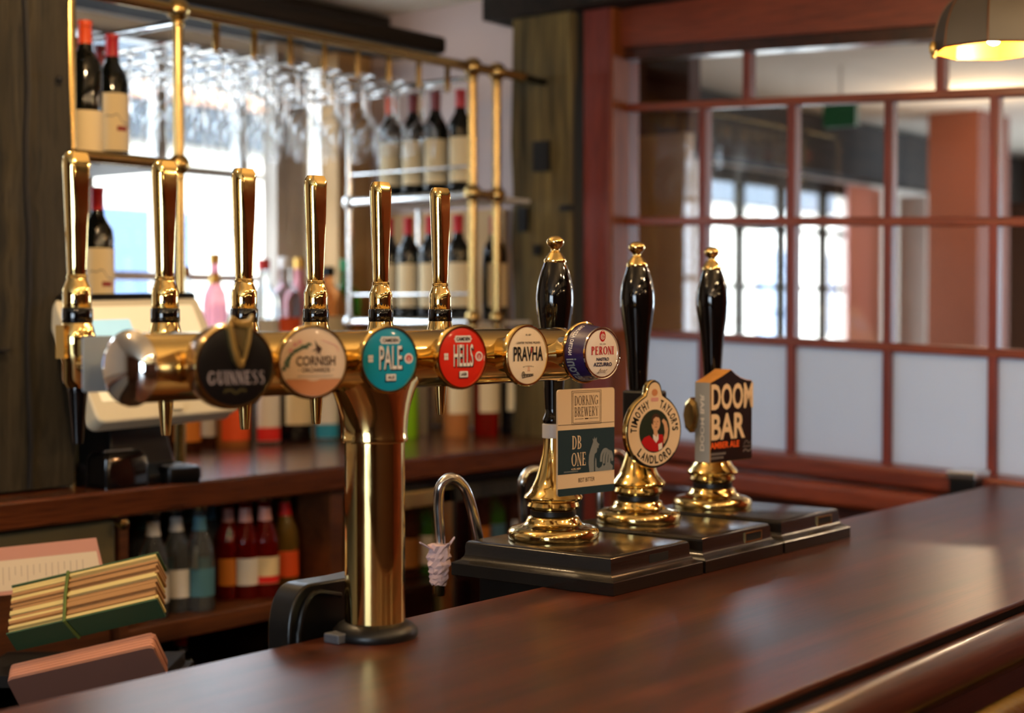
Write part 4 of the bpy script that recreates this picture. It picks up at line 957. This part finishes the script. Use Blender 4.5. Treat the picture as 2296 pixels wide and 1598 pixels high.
SHAPES = {  # outline (r, z) for a bottle 1 unit tall-ish in metres, label band, cap from z
    'wine': ([(0, 0), (.034, 0), (.0368, .004), (.0368, .190), (.034, .208), (.024, .225), (.0165, .238), (.0145, .255), (.0142, .285), (.0152, .287), (.0152, .298), (0, .300)], (.045, .145), .235, .0146),
    'spirit': ([(0, 0), (.036, 0), (.039, .005), (.039, .175), (.036, .195), (.022, .215), (.0145, .228), (.0140, .275), (.0150, .280), (0, .280)], (.035, .135), .262, .0165),
    'square': ([(0, 0), (.042, 0), (.046, .006), (.046, .150), (.040, .172), (.022, .188), (.016, .198), (.0155, .225), (0, .225)], (.03, .12), .212, .019),
    'tall': ([(0, 0), (.032, 0), (.035, .005), (.035, .190), (.030, .220), (.018, .245), (.0135, .262), (.0130, .315), (.0142, .318), (0, .318)], (.04, .13), .300, .0152),
    'mixer': ([(0, 0), (.026, 0), (.0285, .004), (.0285, .110), (.026, .128), (.016, .152), (.0125, .165), (.0120, .192), (.0138, .194), (.0138, .200), (0, .200)], (.03, .085), .199, .0142)}
PROT = {}
def bottle(shape, glass_m, label_m, cap_m, loc, label, cat='bottle', group=None, scale=1.0, band=None, neck=None, foil=False, second=None, rot=0, name=None, print_=False):
    key = (shape, glass_m, label_m, cap_m, neck, foil, second, band, print_)
    M = T(loc) @ RZ(rot) @ Matrix.Diagonal((scale, scale, scale, 1))
    if key in PROT: return copy_tree(PROT[key], None, M, label, group)
    prof, bnd, cz, cr = SHAPES[shape]; bnd = band or bnd
    r = thing(name or {'wine': 'wine_bottle', 'mixer': 'mixer_bottle'}.get(shape, 'spirit_bottle'), label, cat, M=M, group=group)
    ob('bottle_body', lt(prof, None, 24 if shape != 'square' else 24), glass_m, r, local=True, smooth=50)
    def radius(z):
        for (r0, z0), (r1, z1) in zip(prof, prof[1:]):
            if z0 <= z <= z1 and z1 > z0: return r0 + (r1 - r0) * (z - z0) / (z1 - z0)
        return prof[3][0]
    def bandmesh(z0, z1, a0=0, a1=2 * PI, e=.0005):
        n = 24; bm = NB(); a = []
        for z in (z0, (z0 + z1) / 2, z1): a.append([bm.verts.new(((radius(z) + e) * math.cos(a0 + (a1 - a0) * i / n), (radius(z) + e) * math.sin(a0 + (a1 - a0) * i / n), z)) for i in range(n + 1)])
        for p, q in zip(a, a[1:]):
            for i in range(n): bm.faces.new((p[i], p[i + 1], q[i + 1], q[i]))
        return bm
    if label_m:
        lb = ob('bottle_label', bandmesh(bnd[0], bnd[1], -PI * .95, PI * .15), label_m, r, local=True)
        if second: ob('label_band', bandmesh(bnd[0] + .001, bnd[0] + (bnd[1] - bnd[0]) * .28, -PI * .95, PI * .15, .0009), second, lb, local=True)
        if print_:
            for nm, z0, z1, a0, a1 in (('label_script', bnd[0] + .045, bnd[0] + .056, -PI * .62, -PI * .40),): ob(nm, bandmesh(z0, z1, a0, a1, .0009), 'ink_script', lb, local=True)
            bm = NB(); rad = radius(bnd[0] + .07) + .0010
            for i in range(16):
                a = -PI * .85 + PI * .75 * i / 15; b_ = a + PI * .75 / 15; f = lambda t: bnd[0] + .068 + .012 * math.sin(t * 2.6 + 1) + .004 * math.sin(t * 9)
                bm.faces.new([bm.verts.new((rad * math.cos(t), rad * math.sin(t), f(t) + d)) for t, d in ((a, 0), (b_, 0), (b_, .0022), (a, .0022))])
            ob('label_drawing', bm, 'ink_grey', lb, local=True)
    if neck: ob('neck_label', bandmesh(*({'mixer': (.158, .186)}.get(shape, (.245, .27))), e=.0006), neck, r, local=True)
    top = prof[-1][1]
    if foil: ob('foil_capsule', lt([(cr + .0004, cz), (cr + .0006, top - .012), (cr + .0014, top - .010), (cr + .0014, top + .001), (0, top + .0018)], None, 20), cap_m, r, local=True)
    else: ob('cap', lt([(cr, cz), (cr, top + .008), (cr - .002, top + .010), (0, top + .010)], None, 20), cap_m, r, local=True)
    PROT[key] = r; return r
def on(px, y, z): p = atY(px, 700, y); return (p.x, y, z)
# wine on the left shelf over the till
Gw = 'wine bottles on the left rack shelf'
bottle('wine', 'wine_dark', 'paper_cream', 'foil_orange', on(195, 2.83, ZM), 'dark wine bottle with orange foil and low cream label on the left rack shelf', foil=True, group=Gw, band=(.008, .105), print_=False)
bottle('wine', 'wine_dark', 'paper_cream', 'foil_red', on(255, 2.92, ZM), 'dark wine bottle with bright red foil and mountain drawing on the left rack shelf', foil=True, group=Gw, print_=True, band=(.035, .165))
bottle('wine', 'wine_dark', 'paper_cream', 'foil_dark', on(172, 3.02, ZM), 'dark red topped wine bottle hidden behind the orange foiled one', foil=True, group=Gw)
bottle('wine', 'wine_dark', 'paper_cream', 'foil_dark', on(231, 3.06, ZM), 'dark red topped wine bottle at the back between two others on the left shelf', foil=True, group=Gw)
bottle('wine', 'wine_dark', 'paper_cream', 'foil_red', on(219, 2.88, 1.470), 'wine bottle with red foil standing above the till screen', foil=True, print_=True, band=(.035, .165), group='wine bottles above the till')
bottle('wine', 'wine_dark', 'paper_cream', 'foil_red', on(172, 2.95, 1.470), 'wine bottle half hidden by the leftmost tap handle above the till', foil=True, group='wine bottles above the till', scale=.8)
# wine on the right wall shelves
Gr = 'wine bottles on the upper wall shelf'; Gl = 'wine bottles on the lower wall shelf'
xs_ = XC1 + .075
ords = ['nearest the brass posts', 'second from the brass posts', 'third from the brass posts', 'furthest from the brass posts']
for k, (px, foil, lb) in enumerate(((1033, 'foil_red', 'paper_cream'), (977, 'foil_dark', 'paper_cream'), (927, 'foil_dark', 'paper_cream'), (877, 'foil_orange', 'paper_cream'))):
    d = ray(px, 700); y = xs_ / d.x * d.y
    bottle('wine', 'wine_dark', lb, foil, (xs_, y, ZM), 'wine bottle with %s foil on the upper wall shelf, %s' % ({'foil_red': 'bright red', 'foil_dark': 'crimson', 'foil_orange': 'orange red'}[foil], ords[k]), foil=True, group=Gr, rot=-.4, band=(.04, .165))
for k, px in enumerate((1027, 965, 916, 872)):
    d = ray(px, 700); y = xs_ / d.x * d.y
    bottle('wine', 'wine_dark', 'paper_cream', 'foil_red', (xs_, y, 1.470), 'red foiled wine bottle on the lower wall shelf, %s' % ords[k], foil=True, group=Gl, rot=-.4, band=(.04, .165))
bottle('wine', 'wine_dark', 'paper_cream', 'foil_red', (xs_ + .12, 2.83, 1.470), 'wine bottle standing behind the brass post on the lower shelf', foil=True, group=Gl, band=(.04, .165))
# spirits on the raised step under the window
ZS = 1.32; Gs = 'spirits on the raised step under the window'
ys = 3.47
bottle('spirit', 'g_clear', 'paper_white', 'cork', on(414, ys, ZS), 'clear bottle with brown stopper standing on the step right of the till', group=Gs, scale=1.05)
bottle('tall', 'g_pink', None, 'cap_gold', on(482, ys, ZS), 'pink bottle with long gold neck on the step between second and third taps', group=Gs, neck='cap_gold', scale=1.05)
bottle('spirit', 'g_clear', 'paper_white', 'cap_red', on(592, ys, ZS), 'clear bottle with red cap on the step right of the third tap', group=Gs, scale=1.15)
bottle('spirit', 'g_clear', 'paper_orange', 'cap_white', on(640, ys, ZS), 'clear bottle with orange label and pale cap on the step', group=Gs, scale=1.18)
bottle('spirit', 'g_pink', 'paper_white', 'cap_gold', on(672, ys + .02, ZS), 'pale pink bottle with gold cap just left of the fourth tap', group=Gs, scale=1.18)
bottle('square', 'g_orange', 'paper_cream', 'g_black', on(733, ys, ZS), 'squat peach coloured bottle with black cap right of the fourth tap', group=Gs, scale=1.35)
bottle('spirit', 'g_green', 'paper_amber', 'cap_green', on(776, ys, ZS), 'green bottle with green cap on the step left of the fifth tap', group=Gs, scale=1.18)
bottle('square', 'g_clear', 'paper_blue', 'cap_white', on(540, ys, ZS), 'low clear bottle with blue label on the step behind the third tap', group=Gs)
# bottles standing on the back counter, seen under the tower's crossbar
Gb = 'bottles standing on the back counter'; y0 = 3.2
bottle('square', 'g_brown', 'paper_amber', 'cap_gold', on(413, y0, ZB), 'brown bottle with amber label on the back counter right of the till', group=Gb, scale=.9)
bottle('spirit', 'g_brown', 'paper_white', 'cap_white', on(462, y0 + .06, ZB), 'slim brown bottle with white label on the back counter beside the amber one', group=Gb, scale=.85)
bottle('square', 'g_orange', 'paper_orange', 'cap_red', on(520, y0, ZB), 'squat bottle with broad orange label on the back counter behind the third tap spout', group=Gb, scale=.98, band=(.02, .12))
bottle('spirit', 'g_clear', 'paper_white', 'cap_red', on(596, y0, ZB), 'bottle with white label and red lower band on the back counter', group=Gb, second='paper_red', band=(.01, .15), scale=.98)
bottle('square', 'g_black', 'paper_cream', 'g_black', on(662, y0, ZB), 'square black bottle with cream label on the back counter left of the brass column', group=Gb, scale=1.0, band=(.05, .14))
bottle('spirit', 'g_clear', 'paper_white', 'cap_silver', on(727, y0, ZB), 'bottle with white label and blue foot band just left of the brass column', group=Gb, second='paper_blue', band=(.004, .15))
bottle('spirit', 'g_lime', None, 'cap_white', on(910, 3.05, ZB), 'bright lime green bottle just right of the brass column', group=Gb, scale=.9)
bottle('spirit', 'g_clear', None, 'cap_silver', on(948, 3.1, ZB), 'plain clear bottle between the lime green and the amber bottles', group=Gb, scale=.8)
bottle('spirit', 'g_orange', 'paper_cream', 'cap_gold', on(1022, 2.95, ZB), 'amber bottle with cream label on the back counter under the wall shelves', group=Gb, band=(.07, .16))
bottle('spirit', 'g_red', 'paper_cream', 'cap_gold', on(1090, 2.92, ZB), 'red bottle with cream label on the back counter under the wall shelves', group=Gb, band=(.07, .16))
bottle('spirit', 'g_black', 'paper_cream', 'cap_gold', on(1152, 2.90, ZB), 'black bottle with cream label at the right end of the back counter', group=Gb, band=(.07, .16))
# small mixers in the cubby hole
Gm = 'mixer bottles in the cubby hole'; ym = 2.70; ZQ = .83
for px, g_, l_, n_, dy, lab in ((340, 'g_clear', 'paper_white', 'paper_white', 0, 'clear mixer bottle with white neck label, leftmost of the front row in the cubby hole'),
        (392, 'g_clear', 'paper_white', 'paper_white', .02, 'clear mixer bottle second from the left in the front row of the cubby hole'),
        (445, 'g_clear', 'paper_teal', 'paper_teal', -.01, 'clear mixer bottle with blue label in the cubby hole'),
        (508, 'g_red', 'paper_amber', 'ink_pink', .05, 'red mixer bottle with amber label left of the red ones in the cubby hole'),
        (548, 'g_red', 'paper_white', 'ink_pink', .02, 'red mixer bottle with white label in the middle of the cubby hole'),
        (592, 'g_red', 'paper_cream', 'ink_pink', 0, 'red mixer bottle with cream and red label in the cubby hole'),
        (637, 'g_gold', 'paper_orange', 'paper_red', .03, 'golden mixer bottle with orange label, rightmost in the cubby hole'),
        (316, 'g_clear', 'paper_white', 'paper_teal', .10, 'clear mixer bottle in the back row at the cubby hole left wall'),
        (418, 'g_clear', 'paper_teal', 'paper_teal', .12, 'clear mixer bottle with blue label in the back row of the cubby hole'),
        (468, 'g_clear', 'paper_white', 'paper_teal', .12, 'clear mixer bottle in the back row between clear and red ones')):
    bottle('mixer', g_, l_, 'cap_dull', on(px, ym + dy, ZQ), lab, group=Gm, neck=n_, scale=1.13, second='paper_red' if px == 592 else None)
# bottles on the floor level of the shelf
for px, c_, lab in ((405, 'foil_red', 'dark bottle with red neck standing under the cubby hole shelf'), (612, 'cap_gold', 'dark bottle with brown neck standing under the cubby hole shelf right end')):
    p = atY(px, 1395, 2.80); bottle('wine', 'wine_dark', None, c_, (p.x, 2.80, p.z - .30), lab, foil=True, group='bottles under the cubby hole shelf')
ob('bottom_shelf', bx(2.05, 2.67, YBC + .05, 3.05, p.z - .34, p.z - .302), 'cubby_wood', bk, smooth=0)

# ---------------------------------------------------------------- bottle fridge right of the cubby hole
fx0, fx1 = 2.70, XP - .14
fr = thing('bottle_fridge', 'dark under-counter bottle fridge with golden framed glass doors', 'fridge', ((fx0 + fx1) / 2, 2.8, 0))
bm = NB(); box(bm, fx0, fx1, 2.98, 3.02, 0, 1.05); box(bm, fx0, fx1, 2.66, 3.0, 1.02, 1.06); box(bm, fx0, fx0 + .03, 2.66, 3.0, 0, 1.05); box(bm, fx1 - .03, fx1, 2.66, 3.0, 0, 1.05)
ob('cabinet', bm, 'black_plastic', fr, smooth=0)
ob('fridge_shelf', bx(fx0 + .03, fx1 - .03, 2.68, 2.98, .775, .785), 'black_plastic', fr, smooth=0)
mid = atY(1012, 1200, 2.63).x
for a, b in ((fx0, mid), (mid, fx1)):
    bm = NB(); s = .045
    box(bm, a, a + s * .3, 2.625, 2.655, .08, 1.04); box(bm, b - s, b, 2.625, 2.655, .08, 1.04); box(bm, a, b, 2.625, 2.655, 1.0, 1.04); box(bm, a, b, 2.625, 2.655, .05, .10)
    d = ob('door', bm, 'gold_dull' if a == fx0 else 'dark_oak', fr, smooth=0, bevel=.002)
    ob('door_glass', bx(a + .01, b - .02, 2.638, 2.642, .09, 1.01), 'window_glass', d, smooth=0)
Gf = 'bottles inside the fridge'
for px, g_, l_, py, lab in ((915, 'g_brown', 'paper_amber', 1330, 'brown bottle with amber label inside the fridge just right of the brass column'), (955, 'g_green', 'paper_cream', 1400, 'green bottle inside the fridge behind the wrapped spout'), (1075, 'g_brown', 'paper_amber', 1330, 'brown bottle inside the fridge right door beside the tall spout'), (1110, 'g_green', 'paper_teal', 1300, 'green bottle inside the fridge right door'), (1160, 'g_brown', 'paper_white', 1300, 'brown bottle inside the fridge right door near the hand pumps')):
    p = atY(px, py, 2.8); bottle('spirit', g_, l_, 'cap_gold', (p.x, 2.80, .785), lab, group=Gf, scale=.78)

# ---------------------------------------------------------------- till on the back counter
tl = thing('till', 'cream touch screen till with tilted display on the back counter by the oak pillar', 'till', (2.11, 2.66, ZB))
BL = atY(222, 948, 2.55); BR_ = atY(541, 918, 2.55); TRp = atY(441, 661, 2.695); TLp = BL + (TRp - BR_)
ux = (BR_ - BL).normalized(); uy = (TLp - BL).normalized(); uz = ux.cross(uy).normalized()
Wt, Ht = (BR_ - BL).length, (TLp - BL).length
MS = Matrix(((ux.x, uy.x, uz.x, BL.x), (ux.y, uy.y, uz.y, BL.y), (ux.z, uy.z, uz.z, BL.z), (0, 0, 0, 1)))
ob('monitor_case', prism(NB(), rrect(Wt / 2, Ht / 2, Wt, Ht, .02), -.045, 0, MS), 'cream_plastic', tl, smooth=30, bevel=.005)
ob('top_edge', prism(NB(), rrect(Wt / 2, Ht - .002, Wt * .96, .014, .004), -.04, .003, MS), 'black_plastic', tl, smooth=30)
plain('screen_cream', (226, 214, 176), .25, emit=(226, 214, 176), es=.55); plain('screen_blue', (168, 212, 226), .25, emit=(168, 212, 226), es=.7)
scr = ob('screen', prism(NB(), rrect(Wt / 2, Ht / 2 + .01, Wt - .05, Ht - .07, .004), .0005, .0015, MS), 'screen_cream', tl, smooth=0)
ob('screen_window', prism(NB(), rrect(.10, Ht * .70, .13, .06, .002), .0017, .002, MS), 'screen_blue', scr, smooth=0)
ob('hinge_lever', prism(NB(), rrect(Wt * .53, .016, .03, .012, .005), 0, .012, MS), 'cream_plastic', tl, smooth=30)
ob('stand', sections(NB(), [[Vector((x, y, ZB + zz)) for x, y in ((2.03 - e, 2.66 - e), (2.2 + e, 2.66 - e), (2.2 + e, 2.84 + e), (2.03 - e, 2.84 + e))] for zz, e in ((0, .03), (.02, .03), (.04, 0), (.16, -.02), (.3, -.03))]), 'black_plastic', tl, smooth=0, bevel=.004)
cm = atZ(400, 1050, ZB)
rc = thing('card_reader', 'black card reader with keypad lying on the back counter before the till', 'card reader', (2.19, 2.67, ZB), -.15)
ob('reader_body', sections(NB(), [[Vector((x * s, y * s, z)) for x, y in rrect(0, 0, .085, .15, .012)] for z, s in ((0, .96), (.012, 1), (.030, .98), (.034, .9))]), 'black_plastic', rc, local=True, smooth=40)
ob('reader_screen', bx(-.03, .03, .015, .06, .0338, .0350), 'screen_blue' if False else 'grey_plastic', rc, local=True, smooth=0)
for i in range(9): ob('key', bx(-.029 + (i % 3) * .021, -.013 + (i % 3) * .021, -.055 + (i // 3) * .02, -.042 + (i // 3) * .02, .0338, .0365), 'grey_plastic', rc, local=True, smooth=0)
pr_ = thing('receipt_printer', 'low black receipt printer on the back counter at the foot of the pillar', 'printer', (2.045, 2.655, ZB))
ob('printer_body', sections(NB(), [[Vector((x, y, z)) for x, y in rrect(0, 0, .115 - e, .075 - e, .012)] for z, e in ((0, 0), (.06, .002), (.075, .02))]), 'black_gloss', pr_, local=True, smooth=35)
ob('paper_slot', bx(-.035, .035, -.008, .0, .0745, .0765), 'grey_plastic', pr_, local=True, smooth=0)

# ---------------------------------------------------------------- stationery on the dark rack in the gangway
plain('pad_green', (52, 84, 56), .6); plain('pad_paper', (222, 200, 132), .8); plain('pad_brown', (176, 132, 84), .8); plain('pad_pink', (214, 150, 124), .75); plain('pad_mauve', (150, 106, 92), .7); plain('cord_green', (90, 110, 50), .7); plain('sheet_cream', (238, 212, 172), .7)
YS = 2.06
FACE = YAW - PI / 2                           # the stand is turned to face along the bar, towards the customers' end
pc0 = atY(352, 1344, YS); cc = pc0 - R0 * .13 + F0 * .06
sr = thing('pad_rack', 'dark stand in the gangway holding bundles of pads', 'stand', (cc.x, cc.y, 0), FACE)
for z in (.755, .655): ob('rack_tray', bx(-.19, .13, -.03, .16, z + .105, z + .125), 'dark_void', sr, local=True, smooth=0)
for x in (-.20, .13): ob('rack_side', bx(x, x + .012, .02, .16, 0, .86), 'dark_void', sr, local=True, smooth=0)
ob('rack_back', bx(-.20, .142, .16, .175, 0, .86), 'dark_void', sr, local=True, smooth=0)
def bundle(name, label, cat, px, py, y, tilt, roll, L, H, D, cover, group=None):
    """frame whose origin is the front top edge's right end: x along the bundle, y through its thickness, z up its face"""
    p = atY(px, py, y); M = T(p) @ RZ(FACE) @ RY(-math.radians(roll)) @ RX(tilt)
    return p, M, thing(name, label, cat, M=M, group=group)
L, H, D = .258, .046, .100
p, M, bd = bundle('pad_bundle', 'thick bundle of cream pages in green covers tied with cord', 'pads', 352, 1344, YS, math.radians(40), 13, L, H, D, 'pad_green', 'stationery on the dark stand')
ob('front_cover', bx(-L, 0, 0, .003, -H, 0), 'pad_green', bd, local=True, smooth=0)
rr = random.Random(9); yv = .003
for k in range(16):
    t_ = D / 16; e_ = -rr.uniform(0, .007)
    for a, b_ in ((-L + rr.uniform(0, .006), -.160), (-.157, e_)):
        ob('pad', bx(a, b_, yv, yv + t_ * .86, -H, -.001 + rr.uniform(-.004, .003)), 'pad_paper' if (k in (0, 1, 2, 4, 6, 7, 11, 12, 14, 15) if b_ < -.1 else k in (0, 1, 8, 9, 14, 15)) else 'pad_brown', bd, local=True, smooth=0)
    yv += t_
ob('back_cover', bx(-L, 0, yv, yv + .003, -H, .002), 'pad_green', bd, local=True, smooth=0)
ob('cord', tube(NB(), [(-.150, -.002, -H), (-.158, -.002, .002), (-.159, D * .5, .004), (-.158, D + .005, .004), (-.158, D + .006, -.04)], .0030, 8), 'cord_green', bd, local=True)
L, H, D = .250, .080, .036
p, M, bd = bundle('card_stack', 'stack of pink cards below the tied green bundle', 'cards', 343, 1450, YS - .01, math.radians(34), 13, L, H, D, 'pad_pink', 'stationery on the dark stand')
prof2 = rrect(-L / 2, -H / 2, L, H, .010)
for k in range(6):
    ob('card_pack', prism(NB(), [(x + rr.uniform(-.001, .001), z_) for x, z_ in prof2], -(k + 1) * D / 6 + .0008, -k * D / 6, XM), 'pad_pink' if k else 'pad_mauve', bd, local=True, smooth=30)
ob('index_tab', prism(NB(), [(-.13, -H + .002), (-.122, -H - .010), (-.10, -H - .012), (-.088, -H + .002)], -.006, -.001, XM), 'pad_mauve', bd, local=True, smooth=0)
p, M, bd = bundle('price_sheet', 'pale pink and cream sheet leaning up behind the tied bundle', 'sheet', 215, 1205, YS + .24, math.radians(-14), 6, .4, .1, .003, 'x', 'stationery on the dark stand')
ob('sheet', prism(NB(), [(-.4, -.085), (.016, -.085), (0, 0), (-.4, 0)], -.003, 0, XM), 'pad_pink', bd, local=True, smooth=0)
bm = NB(); flat(bm, [(-.39, -.078), (.009, -.078), (.000, -.024), (-.39, -.024)], .0005, XM); sh_ = ob('printed_area', bm, 'sheet_cream', bd, local=True, smooth=0)
bm = NB()
for k in range(26):
    x = -.30 + k * .011
    strip(bm, [(x, -.036), (x, -.040 - rr.uniform(.01, .035))], .0012, .0008, XM)
ob('print_columns', bm, 'ink_faint', sh_, local=True, smooth=0)

# ---------------------------------------------------------------- pendant lamp
lpz = ray(2228, 113); Zl = 3.0; lc = CP + lpz * Zl
rl = 133 * Zl / FPX
pl = thing('pendant_lamp', 'domed pendant lamp of dark panels glowing amber inside over the bar end', 'lamp', tuple(lc))
plain('shade_dark', (66, 60, 52), .5); plain('shade_amber', (250, 160, 60), .35, noise=.1); plain('seam', (120, 84, 60), .4, 1); plain('bulb', (255, 255, 255), .3, emit=(255, 226, 170), es=60)
def dome_r(t): return rl * math.cos(t * PI / 2 * .93) ** .62, rl * 1.02 * math.sin(t * PI / 2)
NS = 8
def shade(off):
    bm = NB(); secs = []
    for i in range(11):
        t = i / 10 * .93; r_, z_ = dome_r(t); r_ -= off
        secs.append([bm.verts.new((r_ * math.cos(2 * PI * (k + .35) / NS), r_ * math.sin(2 * PI * (k + .35) / NS), z_ - off * .3)) for k in range(NS)])
    return bm, secs
bm, A = shade(0); 
for a, b in zip(A, A[1:]):
    for k in range(NS): bm.faces.new((a[k], a[(k + 1) % NS], b[(k + 1) % NS], b[k]))
ob('shade_panels', bm, 'shade_dark', pl, local=True, smooth=25)
bm, A = shade(.003)
for a, b in zip(A, A[1:]):
    for k in range(NS): bm.faces.new((a[k], b[k], b[(k + 1) % NS], a[(k + 1) % NS]))
ob('shade_lining', bm, 'shade_amber', pl, local=True, smooth=25)
bm = NB()
for k in range(NS):
    a = 2 * PI * (k + .35) / NS; tube(bm, [((dome_r(i / 10 * .93)[0] + .0005) * math.cos(a), (dome_r(i / 10 * .93)[0] + .0005) * math.sin(a), dome_r(i / 10 * .93)[1]) for i in range(11)], .0016, 6)
ob('seam_strips', bm, 'seam', pl, local=True)
bm = NB(); rim = [(dome_r(0)[0] * math.cos(2 * PI * (k + .35) / NS), dome_r(0)[0] * math.sin(2 * PI * (k + .35) / NS), 0) for k in range(NS)]; tube(bm, rim + [rim[0]], .0018, 6); ob('rim_wire', bm, 'seam', pl, local=True)
zt_ = dome_r(.93)[1]
ob('cap', lt([(0, zt_ - .004), (.03, zt_ - .004), (.028, zt_ + .012), (.012, zt_ + .025), (0, zt_ + .026)], None, 20), 'brass_old', pl, local=True)
ob('cord', tube(NB(), [(0, 0, zt_ + .02), (0, 0, CE - lc.z)], .004, 8), 'black_plastic', pl, local=True)
ob('bulb_holder', lt([(0, zt_), (.014, zt_), (.014, .06), (0, .06)], None, 16), 'brass_old', pl, local=True)
ob('light_bulb', sphere(NB(), (0, 0, .034), .017, 16, sc=(1, 1, 1.4)), 'bulb', pl, local=True)
ob('rim_drop', sphere(sphere(NB(), (-rl * st * 1.02, rl * ct * 1.02, .004), .010, 12, sc=(.8, .8, 1.4)), (-rl * st * 1.02, rl * ct * 1.02, -.012), .005, 10), 'gold_dull', pl, local=True)
lamp_light('pendant_lamp_light', (lc.x, lc.y, lc.z + .005), 7, (1, .62, .28), .012)

# small dark box with a metal lid at the far end of the bar
ec = atZ(2150, 1093, ZC)
bxz = thing('metal_box', 'small dark box with metal lid on the ledge at the far end of the bar', 'box', (XP - .10, 1.47, ZC - .03))
eb = atX(2140, 1070, XP - .14)
ob('box_body', bx(XP - .15, XP - .07, eb.y - .055, eb.y + .01, ZC - .06, ZC + .012), 'black_plastic', bxz, smooth=0, bevel=.003); ob('box_lid', bx(XP - .155, XP - .065, eb.y - .06, eb.y + .015, ZC + .012, ZC + .03), 'steel', bxz, smooth=0, bevel=.003)
